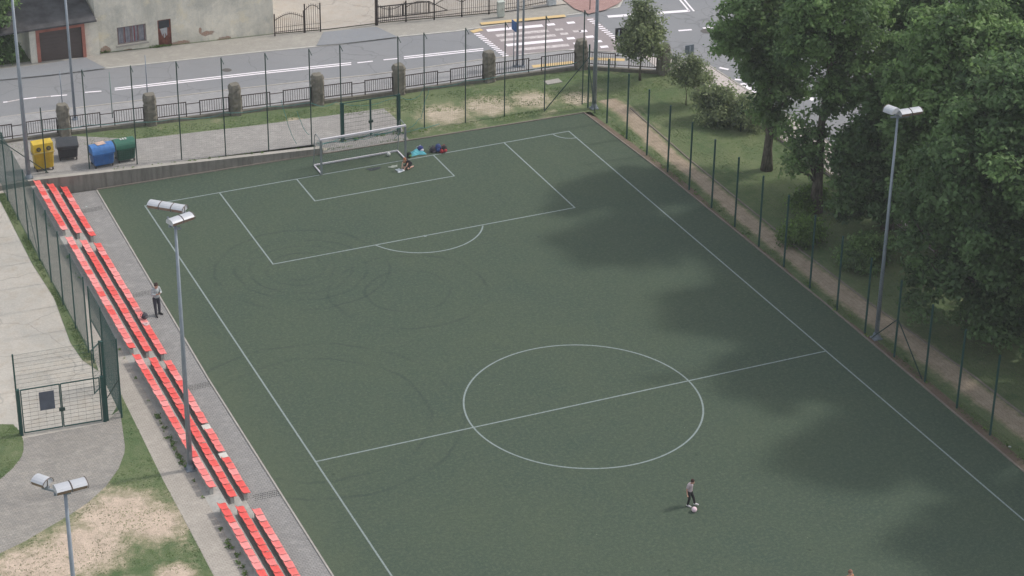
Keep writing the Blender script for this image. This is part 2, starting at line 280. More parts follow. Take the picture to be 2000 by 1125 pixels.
# ------------------------------------------------------------------ mesh helpers
ORG = {}
class MB:
    def __init__(s): s.v = []; s.f = []; s.mi = []; s.k = 0
    def add(s, v, f):
        o = len(s.v); s.v += [tuple(x) for x in v]; s.f += [tuple(i+o for i in q) for q in f]; s.mi += [s.k]*len(f); return s
    def mat(s, k): s.k = k; return s
    def box(s, c, d, rz=0):
        x, y, z = d[0]/2, d[1]/2, d[2]/2; ca, sa = math.cos(rz), math.sin(rz)
        v = [(c[0]+a*x*ca-b_*y*sa, c[1]+a*x*sa+b_*y*ca, c[2]+e*z) for a, b_, e in ((-1,-1,-1),(1,-1,-1),(1,1,-1),(-1,1,-1),(-1,-1,1),(1,-1,1),(1,1,1),(-1,1,1))]
        return s.add(v, [(0,3,2,1),(4,5,6,7),(0,1,5,4),(1,2,6,5),(2,3,7,6),(3,0,4,7)])
    def cbox(s, c, d, ch=.02, rz=0, taper=1.0):     # box with chamfered edges (rings)
        x, y, z = d[0]/2, d[1]/2, d[2]/2; ca, sa = math.cos(rz), math.sin(rz); v = []; f = []
        prof = [(-z, ch, 1), (-z+ch, 0, 1), (z-ch, 0, taper), (z, ch, taper)]
        for zz, ins, t in prof:
            X, Y = x*t-ins, y*t-ins
            for a, b_ in ((-X, -Y+ch), (-X+ch, -Y), (X-ch, -Y), (X, -Y+ch), (X, Y-ch), (X-ch, Y), (-X+ch, Y), (-X, Y-ch)):
                v.append((c[0]+a*ca-b_*sa, c[1]+a*sa+b_*ca, c[2]+zz))
        for k in range(3):
            for i in range(8): f.append((k*8+i, k*8+(i+1) % 8, k*8+8+(i+1) % 8, k*8+8+i))
        f.append(tuple(range(7, -1, -1))); f.append(tuple(range(24, 32))); return s.add(v, f)
    def tube(s, pts, r, n=8, cap=True):
        pts = [Vector(p) for p in pts]; m = len(pts); rs = r if isinstance(r, (list, tuple)) else [r]*m
        v = []; f = []; up = None
        for i, p in enumerate(pts):
            t = (pts[min(i+1, m-1)]-pts[max(i-1, 0)]); t = t.normalized() if t.length > 1e-9 else Vector((0,0,1))
            if up is None:
                up = Vector((0,0,1)) if abs(t.z) < .9 else Vector((1,0,0))
            a = t.cross(up)
            if a.length < 1e-6: a = t.orthogonal()
            a.normalize(); b = a.cross(t).normalized()
            for k in range(n):
                th = 2*math.pi*(k+.5)/n; v.append(p+(a*math.cos(th)+b*math.sin(th))*rs[i])
        for i in range(m-1):
            for k in range(n): f.append((i*n+k, i*n+(k+1) % n, (i+1)*n+(k+1) % n, (i+1)*n+k))
        if cap: f.append(tuple(range(n-1, -1, -1))); f.append(tuple(range((m-1)*n, m*n)))
        return s.add(v, f)
    def bar(s, a, b, w=.02): return s.tube([a, b], w*.7071, 4)
    def ball(s, c, r, nu=14, nv=9, sq=(1,1,1)):
        v = []; f = []
        for j in range(nv+1):
            ph = math.pi*j/nv
            for i in range(nu):
                th = 2*math.pi*i/nu; v.append((c[0]+r*sq[0]*math.sin(ph)*math.cos(th), c[1]+r*sq[1]*math.sin(ph)*math.sin(th), c[2]+r*sq[2]*math.cos(ph)))
        for j in range(nv):
            for i in range(nu): f.append((j*nu+i, (j+1)*nu+i, (j+1)*nu+(i+1) % nu, j*nu+(i+1) % nu))
        return s.add(v, f)
    def poly(s, pts, up=True):
        return s.add(pts, [tuple(range(len(pts)))])
    def prism(s, pts, z0, z1):                      # plan polygon, counter-clockwise
        n = len(pts); v = [(p[0], p[1], z0) for p in pts]+[(p[0], p[1], z1) for p in pts]
        return s.add(v, [tuple(range(n-1, -1, -1)), tuple(range(n, 2*n))]+[(i, (i+1) % n, n+(i+1) % n, n+i) for i in range(n)])
    def extr(s, prof, a, b, flip=False):            # profile [(u,w)] (u across, w up) swept a->b
        a = Vector(a); b = Vector(b); t = (b-a).normalized(); sd = t.cross(Vector((0,0,1))).normalized(); n = len(prof)
        v = [a+sd*u+Vector((0,0,w_)) for u, w_ in prof]+[b+sd*u+Vector((0,0,w_)) for u, w_ in prof]
        return s.add(v, [tuple(range(n)), tuple(range(2*n-1, n-1, -1))]+[(i, n+i, n+(i+1) % n, (i+1) % n) for i in range(n)])
    def build(s, name, mat, parent=None, smooth=False, world=True):
        me = bpy.data.meshes.new(name); o = ORG.get(parent.name, Vector((0,0,0))) if (parent and world) else Vector((0,0,0))
        me.from_pydata([(x-o.x, y-o.y, z-o.z) for x, y, z in s.v], [], s.f)
        for m in (mat if isinstance(mat, (list, tuple)) else [mat]): me.materials.append(m)
        if s.k or any(s.mi): me.polygons.foreach_set('material_index', s.mi)
        if smooth: me.polygons.foreach_set('use_smooth', [True]*len(s.f))
        bm = bmesh.new(); bm.from_mesh(me); bmesh.ops.recalc_face_normals(bm, faces=bm.faces); bm.to_mesh(me); bm.free()
        ob = bpy.data.objects.new(name, me); C.objects.link(ob)
        if parent: ob.parent = parent; ORG[ob.name] = o
        return ob
def tag(o, label=None, cat=None, group=None, kind=None):
    if label: o['label'] = label
    if cat: o['category'] = cat
    if group: o['group'] = group
    if kind: o['kind'] = kind
    return o
def thing(name, label, cat, loc=(0,0,0), group=None):
    o = bpy.data.objects.new(name, None); C.objects.link(o); o.location = loc; ORG[o.name] = Vector(loc)
    o.empty_display_size = .2; return tag(o, label, cat, group)
def copy_tree(o, parent=None):
    kids = [c for c in C.objects if c.parent == o]
    c = o.copy(); C.objects.link(c)
    if parent: c.parent = parent
    for k in kids: copy_tree(k, c)
    return c
def sheet(name, pts, mat, off=0.0, zf=None, z=None, kind='structure', parent=None, cuts=(18, -5)):
    """flat sheet over a plan polygon following the ground height"""
    bm = bmesh.new(); vs = [bm.verts.new((p[0], p[1], 0)) for p in pts]; f = bm.faces.new(vs); f.normal_update()
    if f.normal.z < 0: f.normal_flip()
    if z is None:
        for cx in cuts:
            bmesh.ops.bisect_plane(bm, geom=bm.verts[:]+bm.edges[:]+bm.faces[:], plane_co=(cx, 0, 0), plane_no=(1, 0, 0))
        for v in bm.verts: v.co.z = (zf or (lambda x, y: hz(x)))(v.co.x, v.co.y)+off
    else:
        for v in bm.verts: v.co.z = z+off
    bmesh.ops.triangulate(bm, faces=bm.faces[:])
    me = bpy.data.meshes.new(name); bm.to_mesh(me); bm.free(); me.materials.append(mat)
    ob = bpy.data.objects.new(name, me); C.objects.link(ob)
    if parent: ob.parent = parent
    if kind: ob['kind'] = kind
    return ob
def gp(pts, off=0.0): return [G(*p, off) for p in pts]
def zp(pts, z): return [at(p[0], p[1], z) for p in pts]
# ------------------------------------------------------------------ ground
LZ = .75                                            # level of the left-hand side above the pitch
W_, HL = 25.214, 27.41                              # pitch width, half length
sheet('ground', [(-500,-500),(500,-500),(500,500),(-500,500)], M['grass_park'], z=-.5)
pk = [(-2.1, 3.0), (27.14, 2.01), (27.62, -2), (27.66, -23.3), (27.4, -62), (-2.15, -62)]
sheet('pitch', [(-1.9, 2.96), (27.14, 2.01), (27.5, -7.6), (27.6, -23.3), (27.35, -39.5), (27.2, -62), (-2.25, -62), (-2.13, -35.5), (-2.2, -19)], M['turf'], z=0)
# pitch kerbs
k = MB(); prof = [(-.04,-.3),(.04,-.3),(.04,.045),(-.04,.045)]
for a, b in (((-1.94,2.9),(-2.24,-19)),((-2.24,-19),(-2.17,-35.5)),((-2.17,-35.5),(-2.29,-62))): k.extr(prof, (*a, 0), (*b, 0))
k.build('kerb', M['kerb'])['kind'] = 'structure'
k = MB()
for a, b in (((27.18,2.05),(27.54,-7.6)),((27.54,-7.6),(27.64,-23.3)),((27.64,-23.3),(27.39,-39.5)),((27.39,-39.5),(27.24,-62)),((-1.9,3.0),(27.18,2.05))): k.extr(prof, (*a, 0), (*b, 0))
k.build('kerb_back', M['kerb_soil'])['kind'] = 'structure'
# pitch markings
mk = MB(); LW = .078
def stripe(m, a, b, w=LW, z=.005, n=1):
    a = Vector((a[0], a[1], z)); b = Vector((b[0], b[1], z)); d = (b-a).normalized(); s = Vector((-d.y, d.x, 0))*w/2
    m.add([a-s, b-s, b+s, a+s], [(0,1,2,3)])
h = LW/2
PA1, PA2, PAD, GA1, GA2, GAD = 4.214, 21.156, 9.124, 8.67, 16.819, 2.971
stripe(mk, (-h,0), (W_+h,0)); stripe(mk, (0,-h), (0,-HL*2)); stripe(mk, (W_,-h), (W_,-HL*2))
stripe(mk, (h,-HL), (W_-h,-HL))
for x1, x2, d in ((PA1,PA2,PAD),(GA1,GA2,GAD)):
    stripe(mk, (x1,-h), (x1,-d)); stripe(mk, (x2,-h), (x2,-d)); stripe(mk, (x1-h,-d-h+.0), (x2+h,-d-h))
def arc(m, cx, cy, r, a0, a1, n=64, w=LW, z=.0065):
    v = []; 
    for i in range(n+1):
        t = a0+(a1-a0)*i/n
        for rr in (r-w/2, r+w/2): v.append((cx+rr*math.cos(t), cy+rr*math.sin(t), z))
    m.add(v, [(2*i, 2*i+1, 2*i+3, 2*i+2) for i in range(n)])
arc(mk, 12.72, -HL, 5.323, 0, 2*math.pi, 128)
arc(mk, W_, 0, 1.0, math.pi, 1.5*math.pi, 16)
px_pts = [(734,479),(760,488),(800,493.5),(840,493),(880,485),(915,470),(935,455),(943,441)]
pts = [at(*p) for p in px_pts]
A_, B_, C_ = pts[0], pts[3], pts[-1]
def circ(a, b, c):
    d = 2*(a.x*(b.y-c.y)+b.x*(c.y-a.y)+c.x*(a.y-b.y)); q = [p.x**2+p.y**2 for p in (a, b, c)]
    return ((q[0]*(b.y-c.y)+q[1]*(c.y-a.y)+q[2]*(a.y-b.y))/d, (q[0]*(c.x-b.x)+q[1]*(a.x-c.x)+q[2]*(b.x-a.x))/d)
cx, cy = circ(A_, B_, C_); rr = math.hypot(A_.x-cx, A_.y-cy)
arc(mk, cx, cy, rr, math.atan2(A_.y-cy, A_.x-cx), math.atan2(C_.y-cy, C_.x-cx), 40)
sp = at(830, 461); mk.add([(sp.x+.1*math.cos(t), sp.y+.1*math.sin(t), .008) for t in np.linspace(0, 5.5, 8)], [tuple(range(8))])
mk.build('pitch_markings', M['line'])['kind'] = 'structure'
# strip of pavers beside the seats
sheet('pavement', [(-3.95, 3.1), (-1.98, 2.95), (-2.28, -19), (-2.21, -35.5), (-2.33, -62), (-3.95, -62)], M['pave_strip'], z=.012)
for i, y in enumerate((.66, -9.66, -19.36, -29.06)):  # open grid pavers crossing the strip
    m = MB()
    for r in range(4):
        for c_ in range(15):
            x = -3.35+c_*.078+(r % 2)*.039; yy = y-.24+r*.13
            m.add([(x-.026, yy, .018), (x, yy-.045, .018), (x+.026, yy, .018), (x, yy+.045, .018)], [(0,1,2,3)])
    m.build('drain_openings', M['hole'])['kind'] = 'structure'
# back area: grass, pavers, slope down to the pitch
def zb(x, y):
    t = min(1, max(0, (y-2.05)/1.2)) if x > 10.9 else 1
    return hz(x)*t
bm_pts = [(10.9, 2.62), (27.2, 2.1), (27.2, 3.3), (10.9, 3.3)]
m = MB()
for i in range(24):
    for j in range(6):
        x0, x1 = 10.9+i*.68, 10.9+(i+1)*.68
        def pt(x, t): yl = 2.64-(x-10.9)*.0335; y = yl+t*(3.35-yl); return (x, y, (hz(x)+.008)*min(1, t*1.15)**.8+.03*(1-t))
        m.mat(1 if x1 < 16.4 else 0).add([pt(x0, j/6), pt(x1, j/6), pt(x1, (j+1)/6), pt(x0, (j+1)/6)], [(0,1,2,3)])
m.mat(1); m.build('bank', [M['grass_back'], M['pave_back']], smooth=True)['kind'] = 'structure'
sheet('grass', [(-30,3.35),(35.2,3.35),(34.2,5.55),(30,8.25),(24,8.7),(18,9.15),(-30,9.25)], M['grass_back'], off=0)
pb = gp([(60,262),(267,272),(500,245),(620,229),(750,212),(772,231),(784,248)])
sheet('paved_yard', [(-12,3.5),(-12,7.2)]+[(p.x,p.y) for p in pb]+[(16.4,3.33),(11.2,3.33)], M['pave_back'], off=.012)
# retaining wall
rw = MB(); n = 32
for i in range(n):
    x0, x1 = -5.6+i*16.75/n, -5.6+(i+1)*16.75/n
    yf = lambda x: 3.3-(x+5.6)*.044
    def zt(x): return hz(x)+.06
    v = []
    for x in (x0, x1):
        y = yf(x); v += [(x, y, -.3), (x, y, zt(x)), (x, y+.34, zt(x)), (x, y+.34, -.3)]
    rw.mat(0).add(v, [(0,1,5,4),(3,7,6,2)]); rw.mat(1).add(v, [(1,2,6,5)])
    if i == 0: rw.mat(0).add(v[:4], [(0,1,2,3)])
    if i == n-1: rw.mat(0).add(v[4:], [(0,1,2,3)])
rw.mat(0).box((-33,3.5,.4), (54.8,.3,1.3)); tag(rw.build('retaining_wall', [M['wall'], M['walltop']]), 'low weathered grey concrete retaining wall behind the goal line, below the bins', 'wall')
# left side at the higher level
sheet('left_yard', [(-60,-70),(-6.2,-70),(-6.2,3.3),(-5.6,3.3),(-5.6,3.6),(-60,3.6)], M['concrete_yard'], z=LZ)
sheet('left_path', [(-6.84,-70),(-5.55,-70),(-5.55,3.28),(-7.0,3.28),(-7.0,-16.5),(-6.62,-19.5),(-6.8,-27.5)], M['path_left'], z=LZ, off=.008)
sheet('left_grass_strip', [(-7.42,3.0),(-6.98,3.0),(-6.95,-16.6),(-7.05,-17.6),(-7.5,-16.3),(-7.62,-14.5),(-7.3,-9.8),(-7.48,-5.9)], M['grass_left'], z=LZ, off=.012)
gl = zp([(234,800),(244,870),(243,885),(232,915),(207,950),(172,982),(135,1007),(90,1033),(50,1057),(0,1081)], LZ)
sheet('left_lawn', [(-6.84,-70),(-6.84,-36),(-6.8,-27.5),(-6.62,-19.7),(-7.05,-20.9),(-7.5,-21.6)]+[(p.x,p.y) for p in gl]+[(-25,-32.2),(-25,-70)], M['grass_left'], z=LZ, off=.012)
pl = zp([(47,856),(205,826),(234,800),(244,870),(243,885),(232,915),(207,950),(172,982),(135,1007),(90,1033),(50,1057),(0,1081)], LZ)
pl2 = zp([(0,937),(25,915),(42,893),(46,880)], LZ)
sheet('paved_apron', [(p.x,p.y) for p in pl]+[(-25,-32.2),(-25,-27.6)]+[(p.x,p.y) for p in pl2], M['pave_left'], z=LZ, off=.008)
gs = zp([(0,829),(25,829),(38,842),(46,862),(46,880),(42,893),(25,915),(0,937)], LZ)
sheet('left_grass_patch', [(-25,-20),(-14,-20)]+[(p.x,p.y) for p in gs]+[(-25,-27.6)], M['grass_left'], z=LZ, off=.014)
# terrace steps that carry the seats
st = MB()
st.box((-5.2, -29.0, LZ/2-.2+.0), (.80, 66, LZ+.4-.004)); st.box((-4.435, -29.0, .21), (.726, 66, .42)); st.box((-3.91, -29.0, .045), (.32, 66, .09))
st.build('terrace_steps', M['step'])['kind'] = 'structure'
# park side
sheet('park_grass', [(27.6,3.35),(35.6,3.35),(35.6,-90),(27.3,-90)], M['grass_park'], z=-.01)
sheet('corner_grass', [(27.2,2.1),(27.6,2.1),(27.6,3.35),(27.2,3.35)], M['grass_back'], z=-.006)
sheet('soil_strip', [(27.22,2.0),(27.55,1.2),(27.95,-6),(28.1,-16),(28.1,-24),(27.9,-40),(27.8,-62),(27.3,-62),(27.4,-39.5),(27.64,-23.3),(27.54,-7.6)], M['soil'], z=.002)
lf = [(28.7,3.3),(28.9,1.2),(28.55,-2),(28.45,-5),(28.5,-9.7),(28.25,-13),(28.3,-19.5),(28.2,-22.5),(28.6,-28.8),(28.9,-36),(28.9,-60)]
rt = [(29.9,3.3),(30.2,1.2),(29.75,-2),(29.45,-5),(29.55,-9.7),(29.35,-13),(29.4,-19.5),(29.6,-22.5),(30,-28.8),(30.1,-36),(30.2,-60)]
def jag(p, a=.16):
    o = []
    for i in range(len(p)-1):
        for t in range(5):
            q = t/5; o.append((p[i][0]*(1-q)+p[i+1][0]*q+random.uniform(-a, a), p[i][1]*(1-q)+p[i+1][1]*q))
    o.append(p[-1]); return o
m = MB(); wv_ = []; rows_ = []
for (a, b), (c, d) in zip(zip(lf, rt), zip(lf[1:], rt[1:])):
    for t in range(6):
        q = t/6; l_ = (a[0]*(1-q)+c[0]*q, a[1]*(1-q)+c[1]*q); r__ = (b[0]*(1-q)+d[0]*q, b[1]*(1-q)+d[1]*q); wj = random.uniform(-.12,.12); rows_.append([(l_[0]+(r__[0]-l_[0])*u_+wj*(1-abs(u_-.5)), l_[1]+(r__[1]-l_[1])*u_, .004) for u_ in (-.45,-.1,.2,.5,.8,1.02,1.2)])
m.v = [p for r__ in rows_ for p in r__]; W7 = [0,.25,.85,1,.85,.35,0]*len(rows_)
for i in range(len(rows_)-1):
    for j_ in range(6): m.f.append((i*7+j_, i*7+j_+1, (i+1)*7+j_+1, (i+1)*7+j_)); m.mi.append(0)
ob = m.build('path', M['dirt']); ob['kind'] = 'structure'; ob.data.attributes.new('worn', 'FLOAT', 'POINT').data.foreach_set('value', W7)
k = MB()
ed = [(29.95,1.6),(29.82,-2),(29.66,-6),(29.55,-12),(29.5,-18),(29.6,-24),(30.1,-32),(30.3,-60)]
for a, b in zip(ed, ed[1:]): k.extr([(-.04,-.1),(.04,-.1),(.04,.05),(-.04,.05)], (*a, 0), (*b, 0))
k.build('path_edging', M['kerb_soil'])['kind'] = 'structure'
# street: sidewalks, road, junction
sheet('road', [(-60,12.9),(8.9,12.7),(14,12.6),(25,12.0),(30.4,11.4),(34,9.4),(37.4,5.6),(38.0,-8),(38.4,-90),(120,-90),(120,90),(38.5,90),(38.4,24),(37.94,18.0),(37,16.85),(34.3,16.78),(29,17.03),(25.4,17.13),(21.6,17.73),(12.3,18.23),(2.6,18.38),(-60,18.53)], M['asphalt'], off=.0)
sheet('side_sidewalk', [(34.3,5.6),(35.5,4.8),(35.6,-90),(38.3,-90),(37.9,-8),(37.3,5.6),(34.3,8.9)], M['sidewalk_pink'], off=.03)
sheet('near_sidewalk', [(-60,9.2),(18,9.1),(24,8.75),(30,8.3),(34.25,5.65),(34.3,8.9),(33.9,9.3),(30.3,11.3),(25,11.9),(14,12.5),(8.9,12.6),(-60,12.8)], M['sidewalk_near'], off=.03)
sheet('grass_back_corner', [(27.6,3.34),(35.3,3.34),(34.75,4.9),(34.19,5.5),(29.98,8.2),(27.6,8.45)], M['grass_back'], z=.004)
fs = [(-60,18.5),(2.6,18.35),(12.3,18.2),(21.6,17.7),(25.4,17.1),(29,17.0),(34.3,16.75),(36.9,16.8),(37.8,18),(38.2,24),(38.4,90)]
sheet('far_sidewalk', fs+[(30,90),(30,18.9),(22,20.3),(14.4,20.9),(2,20.9),(-60,20.5)], M['sidewalk'], off=.025)
rp = gp([(1100,0),(1122,17),(1150,27),(1183,19),(1206,8),(1216,0)], .08)
sheet('red_sidewalk', [(p.x,p.y) for p in rp]+[(38.2,40),(34.0,40)], M['red_pave'], off=.088)
k = MB()
def kerbline(k, pts, off, w=.13, hh=.13):
    P = [p for p in pts]
    for a, b in zip(P, P[1:]):
        n_ = 1+int(abs(b[0]-a[0])/4)
        for i in range(n_):
            t0, t1 = i/n_, (i+1)/n_
            x0, y0 = a[0]+(b[0]-a[0])*t0, a[1]+(b[1]-a[1])*t0; x1, y1 = a[0]+(b[0]-a[0])*t1, a[1]+(b[1]-a[1])*t1
            k.extr([(-w/2,-.2),(w/2,-.2),(w/2,off),(-w/2,off)], (x0,y0,hz(x0)), (x1,y1,hz(x1)))
k2 = MB(); kerbline(k2, fs, .034); k2.build('far_kerb', plain('pale_kerb_stone', (.50,.49,.46), .9, 0, .15, 2, .2))['kind'] = 'structure'; kerbline(k, [(-60,12.85),(8.9,12.65),(14,12.55),(25,11.95),(30.4,11.35),(34,9.35),(37.35,5.6),(37.95,-8),(38.35,-90)], .05)
k.build('street_kerb', M['kerb'])['kind'] = 'structure'
dw = gp([(0,137),(80,124),(167,112),(207,133),(100,147),(0,158)], .08)
sheet('garage_driveway', [(-30,20.6),(-30,18.5)]+[(p.x,p.y) for p in gp([(0,156),(100,146),(207,133)], .08)]+[(p.x,p.y) for p in gp([(167,112),(80,126)], .08)], M['asphalt_new'], off=.086)
dp = gp([(618,89),(632,62),(735,52),(777,72)], .08)
sheet('driveway', [(p.x,p.y) for p in dp], M['asphalt_new'], off=.086)
sheet('yard', [(14.4,20.9),(22,20.3),(30,18.9),(34,18.6),(34,60),(14.4,60)], M['yard'], off=.084)
sheet('back_ground', [(-60,20.6),(14.4,20.9),(14.4,60),(-60,60)], M['grass_park'], off=.05)
# road paint
rp = MB(); rw_ = MB(); ye = MB()
def pxquad(m, p1, p2, wpx, off=.006, vert=True):    # stripe between two photo points, width in metres across the road
    a = G(*p1); b = G(*p2); d = (b-a); d.z = 0; d.normalize(); s = Vector((-d.y, d.x, 0))*wpx/2
    nseg = max(1, int((b-a).length/2)); v = []
    for i in range(nseg+1):
        q = a.lerp(b, i/nseg)
        for e in (-1, 1):
            r_ = q+s*e; v.append((r_.x, r_.y, hz(r_.x)+off))
    m.add(v, [(2*i, 2*i+1, 2*i+3, 2*i+2) for i in range(nseg)])
for p1, p2 in (((-40,204),(15,199)),((40,194),(71,190.5)),((99,188),(131,185.5)),((166,180.5),(198,178)),((698,122.8),(728,119.5)),((749,117),(777,114.3))): pxquad(rp, p1, p2, .14)
for a, b in (((15,199),(40,194)),((71,190.5),(99,188))): pxquad(rw_, a, b, .12)
for dy in (-1.7, 1.7):
    pxquad(rp, (224,174.2+dy), (500,143.2+dy), .14); pxquad(rp, (500,143.2+dy), (686,124.2+dy), .14); pxquad(rp, (789,112.7+dy), (944,96.5+dy), .14)
rr_ = gp([(921,62),(945,52),(1134,32),(1160,34),(1240,108),(1262,122),(1130,131),(1018,127),(1008,118)])
sheet('crossing_surface', [(p.x,p.y) for p in rr_], M['red_road'], off=.004)
Z = [((951,60),(1060,50)),((969,70),(1071,60)),((977,79),(1085,69)),((989,88.5),(1099,78)),((1003,98),(1111,88)),((1015,108.5),(1122,98)),((1030,119.5),(1135,108.5))]
for i, (a, b) in enumerate(Z): pxquad(rp if i in (0,3,5,6) else rw_, a, b, .42, .010)
for x, y in ((1076,48),(1127,61),(1115,44.5),(1139,61),(1152,72),(1168,81),(1180,91.5),(1194,102),(1115,75),(1128,85),(1102,66),(1092,57.5)):
    pxquad(rw_ if x in (1102,1092,1127) else rp, (x-7.5,y+.7), (x+7.5,y-.7), .36, .010)
for i in range(17):                                  # small teeth at both sides of the crossing
    t = i/16; x = 932+(1000-932)*t; y = 66+(119-66)*t; pxquad(rp, (x-6,y+.6), (x+6,y-.6), .16, .010)
    x = 1153+(1228-1153)*t; y = 38+(95-38)*t; pxquad(rp, (x-6,y+.6), (x+6,y-.6), .16, .010)
pxquad(rp, (1187,32.5), (1346,21), .38)
for dx in (-4.2, 4.2): pxquad(rp, (1319+dx,-16), (1351+dx*1.05,22), .12)
for a, b in (((1325,60),(1351,58)),((1373,55),(1400,53)),((1380,136),(1397,139)),((1405,132),(1423,136)),((1435,155),(1453,157))): pxquad(rp, a, b, .22)
pxquad(rp, (1448,163), (1482,184), .4)
pxquad(rp, (1545,180), (1590,195), .4)
rp.build('road_markings', M['road_paint'])['kind'] = 'structure'; rw_.build('worn_road_markings', M['road_paint_worn'])['kind'] = 'structure'
for a, b, o in (((939,49),(1104,33),.094),((921,63),(941,58),.03),((1040,131),(1120,122.5),.04),((1150,115.5),(1220,118),.04)): pxquad(ye, a, b, .42, o)
ye.build('tactile_paving', M['yellow_paint'])['kind'] = 'structure'
mh = MB()
for px, py, r in ((1381,61,.42),(443,137,.3)):
    q = G(px, py); mh.add([(q.x+r*math.cos(t), q.y+r*math.sin(t), hz(q.x+r*math.cos(t))+.006) for t in np.linspace(0, 2*math.pi, 25)[:-1]], [tuple(range(24))])
mh.build('manhole_cover', P_('cast_iron', (.10,.095,.09), .7))['kind'] = 'structure'
q = at(1080,160); mh = MB().cbox((q.x,q.y,.02), (1.0,.6,.05), .01)
tag(mh.build('manhole_cover', M['kerb']), 'flat square concrete hatch in the grass by the street railing', 'hatch')
# ------------------------------------------------------------------ house with garage
FY = 20.95                                          # facade plane
def F(px, py, y=FY): return on_plane(px, py, (0, y, 0), Vector((0, 1, 0)))
FALLEN = []
for px, py, rx, rz_ in ((206,99,.42,.40),(250,99,.45,.2),(352,86,.95,.32),(405,65,.55,.22),(437,76,.6,.22),(391,60,.14,.3)):
    q = F(px, py); FALLEN.append((q.x, q.z, rx, rz_))
M['facade'] = m_facade()
M['bitumen'] = plain('bitumen_roof', (.085,.085,.09), .85, 0, .55, 1.1, .2, 'pos')
M['redtile'] = plain('red_roof_tiles', (.34,.12,.10), .8, 0, .3, 2, .2, 'pos')
M['pinkplaster'] = plain('pink_plaster_trim', (.42,.17,.13), .9, 0, .3, 1.5, .2)
M['brown_door'] = plain('brown_garage_door', (.095,.075,.068), .7, 0, .15, 1)
M['rust_door'] = plain('weathered_red_door', (.24,.085,.06), .8, 0, .5, 3)
M['glass_dark'] = plain('dark_glass', (.05,.055,.065), .15, 0, .3, 2)
hx0 = F(190,100).x; hx1 = F(535,69).x; hg = -.3
win = [F(228,47), F(286,84)]; dr = [F(309,37), F(335,91)]
wx0, wx1 = F(229,70).x, F(286,64).x; wz1 = F(257,50).z; wz0 = F(257,85).z
dx0, dx1 = F(309,70).x, F(335,64).x; dz1 = F(322,38).z; dz0 = F(322,91).z
house = thing('house', 'old plastered house with flaking cream facade, red door and one wide window', 'house', (8, 24, .4))
m = MB(); top = 7.5
def wallq(x0, x1, z0, z1): m.add([(x0,FY,z0),(x1,FY,z0),(x1,FY,z1),(x0,FY,z1)], [(0,1,2,3)])
wallq(hx0,wx0,hg,top); wallq(wx0,wx1,hg,wz0); wallq(wx0,wx1,wz1,top); wallq(wx1,dx0,hg,top); wallq(dx0,dx1,dz1,top); wallq(dx0,dx1,hg,dz0); wallq(dx1,hx1,hg,top)
for (x0,x1,z0,z1) in ((wx0,wx1,wz0,wz1),(dx0,dx1,dz0,dz1)):       # reveals
    m.add([(x0,FY,z0),(x0,FY+.22,z0),(x0,FY+.22,z1),(x0,FY,z1)], [(0,1,2,3)]); m.add([(x1,FY,z0),(x1,FY+.22,z0),(x1,FY+.22,z1),(x1,FY,z1)], [(0,1,2,3)])
    m.add([(x0,FY,z0),(x1,FY,z0),(x1,FY+.22,z0),(x0,FY+.22,z0)], [(0,1,2,3)]); m.add([(x0,FY,z1),(x1,FY,z1),(x1,FY+.22,z1),(x0,FY+.22,z1)], [(0,1,2,3)])
m.add([(hx1,FY,hg),(hx1,FY+11,hg),(hx1,FY+11,top),(hx1,FY,top)], [(0,1,2,3)]); m.add([(hx0,FY,hg),(hx0,FY+11,hg),(hx0,FY+11,top),(hx0,FY,top)], [(0,1,2,3)])
m.add([(hx0,FY+11,hg),(hx1,FY+11,hg),(hx1,FY+11,top),(hx0,FY+11,top)], [(0,1,2,3)])
wl = m.build('wall', M['facade'], house)
m = MB(); m.extr([(-.5,-.15),(6,3.4),(12.5,-.15),(12.5,0),(6,3.6),(-.5,0)], (hx1+.4,FY,top+.12), (hx0-.4,FY,top+.12)); m.build('roof', M['redtile'], house)
wn = thing('window', None, None, ((wx0+wx1)/2, FY, wz0)); wn.location = Vector(wn.location)-house.location; wn.parent = house; ORG[wn.name] = Vector(((wx0+wx1)/2, FY, wz0))
m = MB(); fw = .07
for a in (wx0+fw/2, wx1-fw/2): m.box((a,FY+.13,(wz0+wz1)/2), (fw,.06,wz1-wz0-.004))
for z in (wz0+fw/2, wz1-fw/2): m.box(((wx0+wx1)/2,FY+.13,z), (wx1-wx0-2*fw-.004,.058,fw))
for t in (.25,.5,.75): m.box((wx0+(wx1-wx0)*t,FY+.13,(wz0+wz1)/2), (.04,.05,wz1-wz0-2*fw-.004))
m.build('frame', P_('window_frame', (.30,.26,.25), .6), wn)
m = MB(); m.box(((wx0+wx1)/2,FY-.03,wz0-.05), (wx1-wx0+.2,.16,.07)); m.build('sill', M['kerb'], wn)
m = MB(); nx = 60                                    # curtains behind the pane
v = [(wx0+.05+(wx1-wx0-.1)*i/nx, FY+.19+.018*math.sin(i*1.3)+.012*math.sin(i*.5), z) for z in (wz0+.03, wz1-.03) for i in range(nx+1)]
m.v = v
for i in range(nx): m.f.append((i, i+1, nx+2+i, nx+1+i)); m.mi.append(1 if (i % 15) in (0, 1, 13) or i in (36, 37) else 0)
m.build('curtain', [P_('curtain_grey', (.30,.30,.34), .8), P_('curtain_red', (.30,.05,.06), .8)], wn)
dn = thing('door', None, None, ((dx0+dx1)/2, FY, dz0)); dn.location = Vector(dn.location)-house.location; dn.parent = house; ORG[dn.name] = Vector(((dx0+dx1)/2, FY, dz0))
m = MB(); dw_ = dx1-dx0; dh = dz1-dz0
